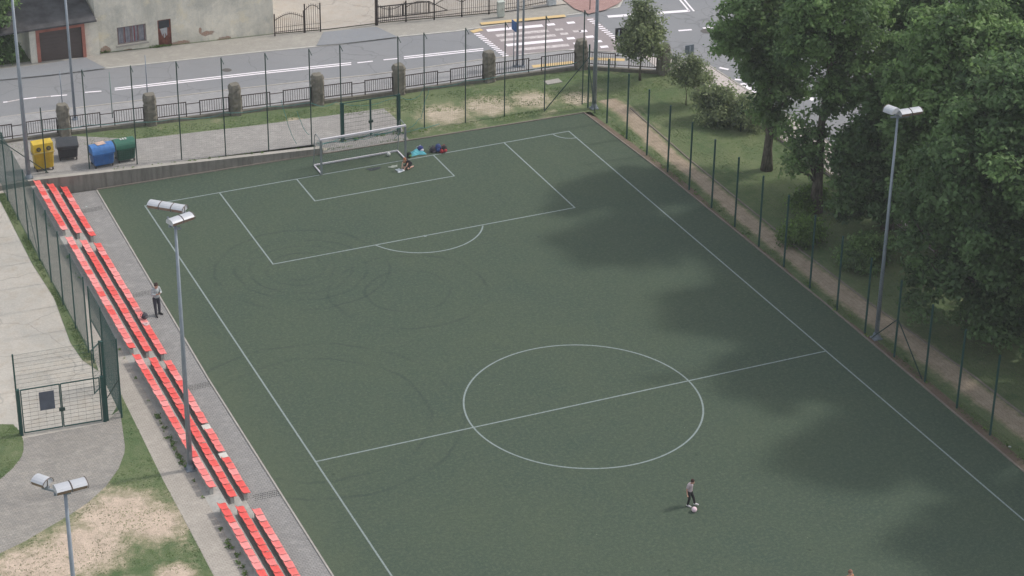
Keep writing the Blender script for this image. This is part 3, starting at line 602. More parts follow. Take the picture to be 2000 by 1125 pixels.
m.box(((dx0+dx1)/2,FY+.16,dz0+dh*.33), (dw_-.12,.06,dh*.66-.02)); m.box((dx0+.04,FY+.14,(dz0+dz1)/2), (.08,.1,dh-.004)); m.box((dx1-.04,FY+.14,(dz0+dz1)/2), (.08,.1,dh-.004)); m.box(((dx0+dx1)/2,FY+.14,dz1-.04), (dw_-.17,.1,.08))
for i in range(4): m.box((dx0+.2+i*(dw_-.4)/3,FY+.118,dz0+dh*.25), (.06,.03,dh*.42))
m.build('leaf', M['rust_door'], dn)
m = MB().box(((dx0+dx1)/2,FY+.17,dz0+dh*.82), (dw_-.16,.03,dh*.3)); m.build('pane', M['glass_dark'], dn)
m = MB(); xm = (dx0+dx1)/2-.02
m.add([(xm-.25,FY+.105,dz0+dh*.66),(xm+.22,FY+.105,dz0+dh*.68),(xm+.2,FY+.105,dz0+dh*.40),(xm,FY+.105,dz0+dh*.30),(xm-.14,FY+.105,dz0+dh*.42)], [(0,1,2,3,4)]); m.build('notice_paper', P_('notice_paper', (.45,.46,.48), .8), dn)
# garage
gz = hz(0)
g0, g1, g2, g3 = F(62,125,20.55).x, F(81,123,20.55).x, F(160,112,20.55).x, F(168,110,20.55).x
gar = thing('garage', 'low garage with brown door, pink trim and dark bitumen roof, left of the plastered house', 'garage', ((g0+g3)/2, 22, gz))
m = MB(); gy = 20.55; gt = gz+2.28; dt = gz+2.0
MB().box((g0+.2,gy+.1,(gz-.4+gt)/2), (.4,.2,gt-gz+.4)).box((g0+.1,gy+3,(gz-.4+gt)/2), (.198,5.6,gt-gz+.396)).build('wall', M['facade'], gar); m.box(((g3+hx0)/2+.05,gy+.25,(gz-.4+gt)/2), (hx0-g3+.1,.2,gt-gz+.4))
m.build('wall', M['facade'], gar)
m = MB(); a_ = g0+.4; m.box((a_+.11,gy+.09,(gz-.3+dt)/2), (.22,.24,dt-gz+.3)); m.box((g3-.06,gy+.09,(gz-.3+dt)/2), (.2,.24,dt-gz+.3)); m.box(((a_+g3+.04)/2,gy+.09,dt+.14), (g3+.04-a_,.24,.28)); m.build('door_trim', M['pinkplaster'], gar)
m = MB(); x0, x1 = a_+.22, g3-.16
m.box(((x0+x1)/2,gy+.13,(gz-.1+dt)/2), (x1-x0,.06,dt-gz+.1-.004))
for i in range(9): m.box(((x0+x1)/2,gy+.095,gz+.1+i*.22), (x1-x0-.06,.02,.19))
m.build('garage_door', M['brown_door'], gar)
m = MB(); e0 = F(48,63,20.2); e1 = F(189,43,20.2); zr = gt+.1
m.add([(e0.x-3,20.2,zr-.08),(e1.x,20.2,zr-.08),(e1.x-.1,23.6,zr+.75),(e0.x-3,23.6,zr+.75),(e0.x-3,20.2,zr+.02),(e1.x,20.2,zr+.02),(e1.x-.1,23.6,zr+.85),(e0.x-3,23.6,zr+.85)], [(0,3,2,1),(4,5,6,7),(0,1,5,4),(1,2,6,5),(2,3,7,6),(3,0,4,7)])
m.add([(e0.x-3,23.6,zr+.75),(e1.x-.1,23.6,zr+.75),(e1.x-2.2,27,zr+1.9),(e0.x-3,27,zr+1.9)], [(0,1,2,3)])
m.build('roof', M['bitumen'], gar)
m = MB().extr([(-.03,-.04),(.03,-.04),(.03,.1),(-.03,.1)], (e1.x-.12,23.0,zr+.8), (e1.x-2.0,26.9,zr+1.98)); m.build('roof_flashing', P_('pale_flashing', (.5,.5,.52), .5), gar)
m = MB(); m.add([(hx0-.05,23.4,zr+1.2),(hx0-.05,28,zr+2.6),(hx0-2.0,28,zr+2.6),(hx0-1.1,23.9,zr+1.2)], [(0,1,2,3)]); m.build('side_roof', M['redtile'], house)
# ------------------------------------------------------------------ street railing with stone pillars
rail = thing('street_railing', 'dark iron street railing between rough stone pillars, along the sidewalk', 'fence', (14, 9, .1))
PB = [(124,260,203),(295,243,184),(460,222,163),(620,202,147),(775,179,128),(956,159,107),(1134,134,87),(1295,144,100)]
PP = [G(a, b) for a, b, c in PB]
PP = [Vector((p.x, 9.0+(.0 if i < 5 else (-.3 if i == 5 else p.y-9.0)), hz(p.x))) for i, p in enumerate(PP)]
PP = [Vector((PP[0].x-5.15*2, 9.0, 1)), Vector((PP[0].x-5.15, 9.0, 1))]+PP
for p in PP:
    m = MB(); rnd = random.Random(int(p.x*100)); rings = []; nn = 14; H = 1.85; wd = .34
    for j in range(nn+1):
        z = p.z-.1+(H+.1)*j/nn; o = []
        for i in range(16):
            th = 2*math.pi*(i+.5)/16; c_, s_ = math.cos(th), math.sin(th); r_ = wd/max(abs(c_), abs(s_)) if max(abs(c_), abs(s_)) > .78 else wd/.78
            r_ *= rnd.uniform(.88, 1.08)*(1.0 if j < nn else .8); o.append((p.x+r_*c_, p.y+r_*s_, z+rnd.uniform(-.02,.02)+(.05 if j == nn else 0)))
        rings += o
    f = [(j*16+i, j*16+(i+1) % 16, (j+1)*16+(i+1) % 16, (j+1)*16+i) for j in range(nn) for i in range(16)]+[tuple(range(nn*16, nn*16+16))]
    m.add(rings, f); m.build('stone_pillar', M['stone'], rail)
def railpanel(a, b):
    a = Vector(a); b = Vector(b); L = (b-a).length; u = (b-a)/L; z0, z1 = .38, 1.12
    m = MB(); 
    for z in (z0, z1): m.bar(a+Vector((0,0,z)), b+Vector((0,0,z)), .045)
    n_ = max(2, int(L/.135))
    for i in range(n_+1):
        p = a+u*(L*i/n_); m.bar(p+Vector((0,0,z0)), p+Vector((0,0,z1)), .022 if 0 < i < n_ else .05)
    for e in (a, b): m.bar(e+Vector((0,0,-.1)), e+Vector((0,0,z1+.03)), .05)
    m.build('railing_panel', M['iron'], rail)
for a, b in zip(PP, PP[1:]):
    u = (b-a).normalized(); L = (b-a).length; s0 = a+u*.4; e0_ = b-u*.4; mid = (s0+e0_)/2; g = .42
    railpanel(s0, mid-u*g); railpanel(mid+u*g, e0_)
    for z in (.38, 1.0): MB().bar(mid-u*g+Vector((0,0,z)), mid+u*g+Vector((0,0,z)), .035).build('link_rail', M['iron'], rail)
    m = MB().extr([(-.12,-.3),(.12,-.3),(.12,.2),(-.12,.2)], s0-u*.02, e0_+u*.02); m.build('base_wall', M['stone'], rail)
# picket fence beside the right-hand sidewalk
pf = thing('picket_fence', 'low thin green picket fence half hidden by the big trees, along the right sidewalk', 'fence', (35.5, -10, 0))
a, b = Vector((34.65, 5.3, 0)), Vector((35.55, -4, 0)); c_ = Vector((35.8, -34, 0))
for (s, e) in ((a, b), (b, b.lerp(c_, .33)), (b.lerp(c_, .33), b.lerp(c_, .66)), (b.lerp(c_, .66), c_)):
    m = MB(); L = (e-s).length; n_ = int(L/.16)
    for z in (.15, .85): m.bar(s+Vector((0,0,z)), e+Vector((0,0,z)), .03)
    for i in range(n_+1): q = s.lerp(e, i/n_); m.bar(q, q+Vector((0,0,1.0)), .022)
    m.build('picket_panel', P_('picket_green', (.13,.15,.06), .7), pf)
k = MB().extr([(-.07,-.1),(.07,-.1),(.07,.1),(-.07,.1)], a, b).extr([(-.07,-.1),(.07,-.1),(.07,.1),(-.07,.1)], b, c_); k.build('base_kerb', M['kerb_soil'], pf)
# ------------------------------------------------------------------ ornamental fences across the street
def arched(root, a, b, up=1, h0=1.15, h1=1.45, heavy=True):
    a = Vector(a); b = Vector(b); L = (b-a).length; m = MB(); n_ = max(5, int(L/.13)); tops = []
    for i in range(n_+1):
        t = i/n_; s = math.sin(math.pi*t)*(h1-h0); hh = h0+s if up > 0 else h1-s
        p = a.lerp(b, t); m.bar(p+Vector((0,0,.08)), p+Vector((0,0,hh+.14)), .022); tops.append(p+Vector((0,0,hh)))
    for i in range(n_): m.bar(tops[i], tops[i+1], .035)
    m.bar(a+Vector((0,0,.2)), b+Vector((0,0,.2)), .035); m.bar(a+Vector((0,0,.5)), b+Vector((0,0,.5)), .018)
    m.build('fence_panel', M['iron_black'], root)
    for e in ((a, b) if heavy else (b,)):
        m = MB().bar(e+Vector((0,0,-.1)), e+Vector((0,0,h1+.1)), .07); m.build('post', M['iron_black'], root)
yz = .09
f1 = thing('iron_gate_fence', 'short arched wrought iron fence with a narrow gate, beside the plastered house corner', 'fence', (16, 20.8, .15))
q0, q1, q2 = G(537,69,.08), G(594,62,.08), G(626,60,.08)
arched(f1, q0, q1, 1, 1.0, 1.35)
arched(f1, q1+(q2-q1)*.06, q2, 1, 1.45, 1.8)
f2 = thing('iron_yard_fence', 'long arched black iron fence across the street, right of the driveway', 'fence', (25, 19.6, .08))
bs = [G(736,48,.08), G(793,41,.08), G(848,37,.08), G(902,31,.08), G(955,26,.08), G(1012,19,.08), G(1070,8,.08)]
for i, (a, b) in enumerate(zip(bs, bs[1:])): arched(f2, a, b, -1 if i == 0 else 1, .95, 1.3)
m = MB().bar(bs[0]+Vector((0,.05,-.1)), bs[0]+Vector((0,.05,1.75)), .16); m.build('gate_post', M['iron_black'], f2)
gs_ = [G(739,44,.08)+Vector((0,.35,0)), G(842,33,.08)+Vector((0,.35,0))]
sg = thing('sliding_gate', 'dark flat sliding gate pushed behind the arched iron fence, right of the driveway', 'gate', gs_[0])
m = MB()
for z in (.15, .95): m.bar(gs_[0]+Vector((0,0,z)), gs_[1]+Vector((0,0,z)), .06)
for t in np.linspace(0, 1, 5): q = gs_[0].lerp(gs_[1], t); m.bar(q+Vector((0,0,.15)), q+Vector((0,0,.95)), .05)
m.bar(gs_[1]+Vector((0,0,.95)), gs_[1]+Vector((1.3,0,.15)), .05); m.bar(gs_[1]+Vector((0,0,.15)), gs_[1]+Vector((1.3,0,.15)), .05); m.build('gate_frame', M['iron_black'], sg)
m = MB()
for i in range(34): q = gs_[0].lerp(gs_[1], (i+.5)/34); m.bar(q+Vector((0,0,.15)), q+Vector((0,0,.95)), .02)
m.build('bars', M['iron_black'], sg)
# cabinets on the far sidewalk
def cabinet(px, py, w_, d_, h_, col, label):
    q = G(px, py, .08); t = thing('utility_cabinet', label, 'cabinet', (q.x, q.y, hz(q.x)+.08))
    o = ORG[t.name]; mt = P_('cabinet_'+str(col[0])[2:], col, .5)
    MB().cbox((o.x,o.y,o.z+h_/2), (w_,d_,h_), .015).build('body', mt, t)
    MB().cbox((o.x,o.y,o.z+h_+.03), (w_+.06,d_+.06,.06), .012).build('lid', mt, t)
    m = MB()
    for sx in (-1, 1): m.box((o.x+sx*w_*.245,o.y-d_/2-.006,o.z+h_*.52), (w_*.46,.012,h_*.86))
    m.build('door', mt, t); MB().box((o.x+.03,o.y-d_/2-.02,o.z+h_*.55), (.02,.02,.1)).build('handle', M['lamp_dark'], t)
cabinet(978, 32, .42, .3, 1.0, (.50,.55,.50), 'pale grey-green utility cabinet standing against the arched iron fence across the street')
cabinet(1077, 9, .55, .35, 1.05, (.56,.60,.62), 'pale utility cabinet at the corner end of the iron fence, next to the red paving')
# ------------------------------------------------------------------ posts and signs in the street
def pole_thing(name, px, py, h_, r_, label, cat, mat, group=None, base=True):
    q = G(px, py); t = thing(name, label, cat, (q.x, q.y, hz(q.x)), group); o = ORG[t.name]
    MB().tube([(o.x,o.y,o.z-.1),(o.x,o.y,o.z+h_)], [r_, r_*.8], 10).build('pole', mat, t, True)
    if base: MB().tube([(o.x,o.y,o.z),(o.x,o.y,o.z+.12)], [r_*2.3, r_*1.9], 12).build('base', mat, t)
    return t, o
t, o = pole_thing('street_lamp', 147, 234, 8.8, .085, 'tall slim grey street lamp pole on the near sidewalk in front of the garage', 'street lamp', M['pole'])
MB().tube([(o.x,o.y,o.z+8.7),(o.x,o.y+.5,o.z+9.1),(o.x,o.y+1.6,o.z+9.25)], [.05,.045,.04], 8).build('arm', M['pole'], t, True); MB().cbox((o.x,o.y+2,o.z+9.25), (.28,.8,.14), .04).build('lamp_head', M['lamp_shell'], t)
t, o = pole_thing('street_lamp', 1010, 131, 8.5, .075, 'left one of the two slim grey poles side by side at the zebra crossing', 'street lamp', M['pole'])
MB().tube([(o.x,o.y,o.z+8.4),(o.x,o.y+1.2,o.z+8.8)], .04, 8).build('arm', M['pole'], t, True); MB().cbox((o.x,o.y+1.6,o.z+8.8), (.25,.7,.12), .03).build('lamp_head', M['lamp_shell'], t)
t, o = pole_thing('street_lamp', 1021, 131, 8.5, .075, 'right one of the two slim grey poles side by side at the zebra crossing', 'street lamp', M['pole'])
MB().tube([(o.x,o.y,o.z+8.4),(o.x-1.2,o.y+.4,o.z+8.8)], .04, 8).build('arm', M['pole'], t, True); MB().cbox((o.x-1.6,o.y+.5,o.z+8.8), (.7,.25,.12), .03).build('lamp_head', M['lamp_shell'], t)
for px, py, h_, lab in ((122,206,2.2,'thin grey post on the sidewalk behind the leftmost stone pillar'),(220,231,2.9,'thin pale green post on the sidewalk left of the second stone pillar'),(288,184,2.5,'thin grey post rising right behind the second stone pillar')):
    pole_thing('sign_post', px, py, h_, .032, lab, 'post', M['pole'] if px != 220 else P_('pale_green_paint',(.20,.27,.25),.6), None, False)
t, o = pole_thing('crossing_sign', 1003, 131, 3.0, .035, 'blue pedestrian crossing sign seen edge on, at the near end of the zebra crossing', 'sign', M['pole'])
MB().cbox((o.x,o.y,o.z+2.72), (.06,.62,.62), .012).build('sign_plate', P_('sign_blue',(.03,.12,.32),.5), t)
MB().box((o.x+.034,o.y,o.z+2.70), (.006,.34,.36)).build('sign_symbol', P_('sign_white',(.7,.7,.72),.5), t)
t, o = pole_thing('road_sign', 1207, 110, 1.75, .04, 'dark rectangular back of a road sign half behind the small tree', 'sign', M['pole'])
d_ = Vector((.93,.36,0)); 
m = MB()
m.box((o.x+.28,o.y+.05,o.z+1.45), (.95,.04,.78), math.atan2(-.1,1)); m.box((o.x+.28,o.y+.0,o.z+1.65), (.8,.04,.04), math.atan2(-.1,1)); m.box((o.x+.28,o.y+.0,o.z+1.25), (.8,.04,.04), math.atan2(-.1,1))
m.build('sign_plate', P_('sign_back_dark',(.025,.027,.030),.6), t)
t, o = pole_thing('road_sign', 1346, 121, 1.05, .04, 'small grey back of a road sign standing by the corner of the right sidewalk', 'sign', M['pole'])
m = MB(); m.box((o.x,o.y+.045,o.z+.8), (.6,.04,.6)); m.box((o.x,o.y+.01,o.z+.95), (.5,.03,.03)); m.box((o.x,o.y+.01,o.z+.65), (.5,.03,.03)); m.build('sign_plate', P_('sign_back_grey',(.13,.17,.20),.5), t)
t, o = pole_thing('sign_post', 1152, 21, 2.6, .03, 'thin rusty post at the kerb of the red paved corner', 'post', M['iron'], None, False)
t, o = pole_thing('sign_post', 1306, 143, 1.6, .05, 'short dark metal post just right of the last stone pillar', 'post', M['green_dark'], None, False)
t, o = pole_thing('sign_post', 1446, 256, 1.7, .05, 'short dark post at the edge of the lawn beside the large bush', 'post', M['green_dark'], None, False)
# ------------------------------------------------------------------ tall netting fence behind the goal
nf = thing('ball_stop_netting', 'tall netting fence on thin hooked posts behind the goal and above the retaining wall', 'fence', (10, 3.4, .4))
NP_ = [(90,338,213,4),(175,330,138,6),(268,321,130,6),(355,312,122,6),(441,304,112,6),(525,294,104,6),(609,285,96,6),(668,276,90,6),(779,258,70,6),(829,250,63,6),(909,240,51,6),(985,228,41,6),(1063,215,30,6),(1137,203,20,6)]
NB = [G(a, b) for a, b, c, d in NP_]
for q, (a, b, c, hh) in zip(NB, NP_):
    m = MB().tube([q+Vector((0,0,-.2)), q+Vector((0,0,hh-.1))], .035, 8)
    if hh > 5: m.tube([q+Vector((0,0,hh-.12)), q+Vector((.02,-.42,hh-.33))], .022, 6)
    m.build('post', M['green_dark'], nf)
def rtop(i, t): return 2.55+[.05,.1,0,-.05,.05,.15,.1,-.25,-.3,.0,.1,.2,.2][i]-.35*math.sin(math.pi*t)*(1 if i in (6,7,8) else .3)
for i, (a, b) in enumerate(zip(NB[1:], NB[2:])):
    if i == 6: continue                             # gate bay gets its own net above the gate
    m = MB(); L = (b-a).length; nx = int(L/.13); lo = .05
    sag = lambda t: .0
    for k_ in range(nx+1): q = a.lerp(b, k_/nx); m.bar(q+Vector((0,0,lo)), q+Vector((0,0,rtop(i+1, k_/nx)-.02)), .0022)
    for k_ in range(20): m.tube([a.lerp(b, t)+Vector((0,0,lo+(rtop(i+1, t)-lo-.04)*k_/19)) for t in (0,.25,.5,.75,1)], .0022, 3, False)
    m.build('net', M['net'], nf)
m = MB(); rr = []
for i, (a, b) in enumerate(zip(NB[0:], NB[1:])):    # sagging teal tension rope
    for k_ in range(6):
        t = k_/6; q = a.lerp(b, t); rr.append(q+Vector((0,.02,rtop(i, t))))
m.tube(rr, .012, 5); m.build('rope', M['rope'], nf)
m = MB()
for (x0, z0, x1, z1, y) in ((11.0,.35,12.3,.5,3.0),(9.0,3.4,9.8,.6,3.25),(9.9,2.6,10.6,1.0,3.25),(16.5,.15,18.6,.25,3.3),(16.6,.3,17.4,.9,3.2),(17.4,.9,17.9,2.6,3.3)):
    a = Vector((x0,y,z0)); b = Vector((x1,y,z1)); m.tube([a.lerp(b,t)+Vector((0,random.uniform(-.1,.1),-.3*math.sin(math.pi*t)*(z0 > 1))) for t in np.linspace(0,1,8)], .014, 5)
m.build('loose_rope', M['rope'], nf)
# gate behind the goal
ga, gb = NB[7]+Vector((.0,-.05,0)), NB[8]+Vector((0,-.05,0))
def wire_panel(m, a, b, z0, z1, dv=.05, dh=.2, rv=.0045, rh=.007):
    L = (b-a).length; n_ = max(1, int(L/dv))
    for i in range(n_+1): q = a.lerp(b, i/n_); m.bar(q+Vector((0,0,z0)), q+Vector((0,0,z1)), rv)
    k_ = max(1, int(round((z1-z0)/dh)))
    for i in range(k_+1): z = z0+(z1-z0)*i/k_; m.bar(a+Vector((0,0,z)), b+Vector((0,0,z)), rh)
def double_gate(label, a, b, h_, post_h, z0=.1, dv=.05, dh=.2, sign=False, mat=None):
    mat = mat or M['green_metal']
    t = thing('double_gate', label, 'gate', a); u = (b-a).normalized(); mid = (a+b)/2
    for e, s in ((a, 1), (b, -1)):
        MB().box(e+Vector((0,0,h_/2)), (.14,.14,h_+.1), math.atan2(u.y,u.x)).build('gate_post', mat, t)
    for (s, e) in ((a+u*.12, mid-u*.03), (mid+u*.03, b-u*.12)):
        lf = thing('gate_leaf', None, None, s); lf.parent = t; lf.location = s-ORG[t.name]
        m = MB()
        for z in (z0, h_): m.bar(s+Vector((0,0,z)), e+Vector((0,0,z)), .045)
        for q in (s, e): m.bar(q+Vector((0,0,z0)), q+Vector((0,0,h_)), .045)
        m.build('frame', mat, lf); m = MB(); wire_panel(m, s, e, z0, h_, dv, dh, .0045, .009); m.build('mesh', M['wire_dark'], lf)
    m = MB().box(mid+Vector((0,-.05,1.0)), (.26,.08,.14), math.atan2(u.y,u.x)); m.build('lock', M['green_dark'], t)
    return t
double_gate('green double gate with wire mesh standing behind the goal', ga, gb, 2.35, 2.4, .1, .1, .25)
# ------------------------------------------------------------------ right-hand fence
rf = thing('pitch_side_fence', 'long dark green wire fence along the right side of the pitch, beside the dirt path', 'fence', (27.8, -20, 0))
RB = [(27.72, 3.0-.35), (27.74,.21)]+[(27.76+.0035*i, .21-2.44*i) for i in range(1, 19)]
for i, (x, y) in enumerate(RB):
    m = MB().tube([(x,y,-.2),(x,y,3.95)], .048, 8).tube([(x,y,3.95),(x,y,3.98)], .054, 8); m.build('post', M['green_metal'], rf)
for a, b in zip(RB, RB[1:]):
    m = MB(); wire_panel(m, Vector((*a,0)), Vector((*b,0)), .05, 3.85, .1, .2, .0022, .003); m.build('wire_panel', M['wire_dark'], rf)
x, y = RB[13]; m = MB().bar((x,y,2.0),(x-.02,y+1.9,.0),.04).bar((x,y,2.0),(x+.02,y-2.2,.0),.04); m.build('brace', M['green_dark'], rf)
x, y = RB[0]; m = MB().bar((x,y,3.2),(x-2.6,y+.5,.0),.045).bar((x,y,2.6),(x+.02,y-.9,.0),.04); m.build('brace', M['green_dark'], rf)
# ------------------------------------------------------------------ left-hand fence and entrance
lfn = thing('terrace_fence', 'dark green wire mesh fence on the left, behind the top row of red seats', 'fence', (-7.05, -7, LZ))
LB = [(-7.03, 4.0)]+[(-7.03-.002*i, 1.96-2.53*i) for i in range(8)]
for x, y in LB: MB().tube([(x,y,LZ-.2),(x,y,LZ+4.0)], .036, 8).build('post', M['green_metal'], lfn)
for a, b in zip(LB, LB[1:]):
    m = MB(); wire_panel(m, Vector((*a,LZ)), Vector((*b,LZ)), .05, 3.95, .05, .2, .0042, .006); m.build('wire_panel', M['wire'], lfn)
cr = [(-7.03,4.0),(-9.6,4.05),(-12.2,4.1)]
m = MB(); wire_panel(m, Vector((*cr[0],LZ)), Vector((*cr[1],LZ)), .05, 3.95, .05, .2, .005, .006); m.build('wire_panel', M['wire'], lfn)
MB().tube([(-9.6,4.05,LZ-.2),(-9.6,4.05,LZ+4)], .036, 8).build('post', M['green_metal'], lfn)
MB().bar((-7.03,4.0,LZ+2.9),(-4.3,4.1,1.0),.045).build('brace', M['green_dark'], lfn)
MB().bar((-7.03,1.96-2.53*2,LZ+2.6),(-7.03,1.96-2.53*3,LZ),.03).build('brace', M['green_dark'], lfn)
# entrance cage: two posts, side gate, return fence, double gate with mesh above
en = thing('entrance_fence', 'cluster of tall green posts and mesh panels around the bottom left double gate', 'fence', (-7.4, -19, LZ))
gR = at(205,823,LZ); gL = at(43,850,LZ)
EP = [(-7.06,-16.75),(-7.05,-18.9),(-7.11,-21.95),(gR.x+.04,gR.y+.12),(gL.x-.05,gL.y+.12)]
for x, y in EP: MB().tube([(x,y,LZ-.2),(x,y,LZ+4.0)], .038, 8).build('post', M['green_metal'], en)
MB().box((gR.x+.13,gR.y+.02,LZ+2.0),(.1,.1,4.0)).build('post', M['green_metal'], en)
def pan(a, b, z0, z1, **k_):
    m = MB(); wire_panel(m, Vector((a[0],a[1],LZ)), Vector((b[0],b[1],LZ)), z0, z1, **k_); m.build('wire_panel', M['wire'], en)
pan(EP[0], EP[1], 2.4, 3.95, rv=.006, rh=.009); pan(EP[1], EP[2], .05, 3.95, rv=.007, rh=.010); pan(EP[2], EP[3], .05, 3.95, rv=.006, rh=.009)
pan(EP[4], EP[3], 2.3, 3.95, rv=.0035, rh=.0065)
m = MB()
for z in (2.35, 3.95): m.bar((EP[0][0],EP[0][1],LZ+z),(EP[1][0],EP[1][1],LZ+z),.05)
m.bar((EP[2][0],EP[2][1],LZ+2.0),(EP[3][0],EP[3][1]+.05,LZ+.8),.035).build('brace', M['green_dark'], en)
s0 = Vector((-7.08,-18.85,LZ)); s1 = Vector((-7.75,-19.6,LZ))
sgt = thing('side_gate', 'narrow green wire gate standing open beside the cluster of entrance posts', 'gate', s0)
m = MB()
for z in (.1, 2.3): m.bar(s0+Vector((0,0,z)), s1+Vector((0,0,z)), .045)
for q in (s0, s1): m.bar(q+Vector((0,0,.1)), q+Vector((0,0,2.3)), .045)
m.build('frame', M['green_metal'], sgt); m = MB(); wire_panel(m, s0, s1, .1, 2.3); m.build('mesh', M['wire'], sgt)
dg = double_gate('green double gate with wire mesh at the bottom left, above the curved paved apron', gL, gR, 2.25, 2.4, .1, .3, .2)
u = (gR-gL).normalized(); pc = gL+u*1.22+Vector((0,-.03,1.55)); n_ = Vector((u.y,-u.x,0))
bd = thing('notice_board', 'grey notice board fixed on the left leaf of the bottom left double gate', 'sign', pc)
MB().cbox(pc, (.66,.02,.92), .006, math.atan2(u.y,u.x)).build('plate', P_('board_grey', (.10,.115,.15), .6), bd)
# ------------------------------------------------------------------ seats
SEATM = [M['seat_a'], M['seat_b'], M['seat_c'], M['seat_d']]
def seat_mesh(mat):
    nx, ny = 9, 7; top = []; L_, W2 = .40, .455
    for i in range(nx):
        for j in range(ny):
            u_, v_ = i/(nx-1), j/(ny-1); x = (u_-.5)*L_; y = (v_-.5)*W2
            e = abs(2*v_-1); z = .03*max(0, (e-.6)/.4)**1.5
            z += .125*max(0, (.28-u_)/.28)**1.3; z -= .035*max(0, (u_-.85)/.15)**1.3; z -= .012*(1-e*e)*math.sin(math.pi*u_)
            if i in (0, nx-1): y *= .9
            top.append((x, y, z+.03))
    m = MB(); bot = [(x*.97, y*.97, z-.028) for x, y, z in top]; f = []; n_ = nx*ny
    for i in range(nx-1):
        for j in range(ny-1):
            a, b, c, d = i*ny+j, (i+1)*ny+j, (i+1)*ny+j+1, i*ny+j+1; f += [(a,b,c,d), (n_+d,n_+c,n_+b,n_+a)]
    bd_ = [i*ny for i in range(nx)]+[(nx-1)*ny+j for j in range(1, ny)]+[i*ny+ny-1 for i in range(nx-2, -1, -1)]+[j for j in range(ny-2, 0, -1)]
    for i in range(len(bd_)): a, b = bd_[i], bd_[(i+1) % len(bd_)]; f.append((b, a, n_+a, n_+b))
    m.add(top+bot, f); me = bpy.data.meshes.new('seat'); me.from_pydata(m.v, [], m.f); me.materials.append(mat)
    me.polygons.foreach_set('use_smooth', [True]*len(m.f))
    bm = bmesh.new(); bm.from_mesh(me); bmesh.ops.recalc_face_normals(bm, faces=bm.faces); bm.to_mesh(me); bm.free(); return me
SEATS = [seat_mesh(x) for x in SEATM]
# state of every seat read off the photograph, runs of (kind, count): a bright, b scuffed, c faded, d pale, x missing
def runs(s): return [ch for tok in s.split() for ch in tok[0]*int(tok[1:])]
ROWS = {
 (0,0): 'b1 c2 a1 d1 a1 c2 b1 a1 a1 a1 d1', (0,1): 'a2 b1 c1 b2 c1 b2 c1 c1 b1 c1', (0,2): 'a3 d1 c1 b1 d1 c1 a1 a2 d1 a1',
 (1,0): 'd2 a1 d3 c1 d1 a1 d3 c1 a1 d2 b1 a1 c2 d1 c2 d1 a1', (1,1): 'c1 d1 d1 a2 a3 b1 c1 c1 a2 b1 c1 b1 a1 c2 b1 b1 a2 b1 a1', (1,2): 'a1 c1 d1 a1 c1 b1 d2 d1 c1 d1 c1 d1 b2 d1 c1 d1 d1 b1 a2 c1 b1 c1',
 (2,0): 'a1 d1 c1 a2 b1 c1 d1 c1 d1 c2 a1 b1 c1 d1 b1 c1 a1 d1 d1 c1 d1 c1', (2,1): 'a2 b1 a2 b1 a1 a1 b1 a1 a2 a1 a2 b1 a2 b1 a1 c1 a1 b1 a2', (2,2): 'b1 a1 c1 d1 a1 b1 c1 c1 d2 b1 c1 x1 c1 b1 c2 x1 a1 b1 d1 c1 a2',
 (3,0): 'a3 d1 c2 d1 c1 d2 a1 d1 c1 d1 b1 c1', (3,1): 'a4 b1 a3 c1 a2 b1 a2 c1 a1', (3,2): 'c1 d1 b1 c1 d1 c2 d1 c1 b1 c2 d1 c1 b1 a1'}
YB = [3.08, -4.28, -17.36, -30.56]; RX = [-5.19, -4.45, -3.73]; RZT = [LZ+.33, .42+.33, .44]
bl = ['farthest block, by the concrete wall', 'second block from the wall, beside the standing man', 'third block, beside the floodlight pole', 'nearest block, cut by the bottom of the picture']
rw3 = ['top row of red seats in the ', 'middle row of red seats in the ', 'front row of red seats in the ']
for s in range(4):
    for r in range(3):
        lab = rw3[r]+bl[s]
        if (s, r) == (2, 2): lab = 'front row of red seats with two seats missing, right of the floodlight pole'
        if (s, r) == (1, 2): lab = 'front row of red seats with a dark bag left on it, beside the man'
        row = thing('seat_row', lab, 'row of seats', (RX[r], YB[s], RZT[r]-.33), 'rows of red seats on the concrete terrace')
        ks = runs(ROWS[(s, r)]); n_ = len(ks); L = n_*.498; zt = RZT[r]; z0 = [LZ, .42, .09][r]
        m = MB().box((RX[r]-.02, YB[s]-L/2, (z0+zt)/2-.02), (.15, L-.12, zt-z0-.045)); m.build('concrete_beam', M['step'], row)
        rnd = random.Random(s*7+r)
        for i, kd in enumerate(ks):
            y = YB[s]-(i+.5)*.498
            if kd == 'x':
                MB().cbox((RX[r], y, zt-.012), (.36,.40,.03), .008).build('bare_seat_base', M['bare'], row); continue
            o = bpy.data.objects.new('seat', SEATS['abcd'.index(kd)]); C.objects.link(o); o.parent = row
            o.location = Vector((RX[r]+rnd.uniform(-.012,.012), y+rnd.uniform(-.008,.008), zt-.012))-ORG[row.name]; o.rotation_euler = (rnd.uniform(-.02,.02), rnd.uniform(-.03,.03), rnd.uniform(-.03,.03))
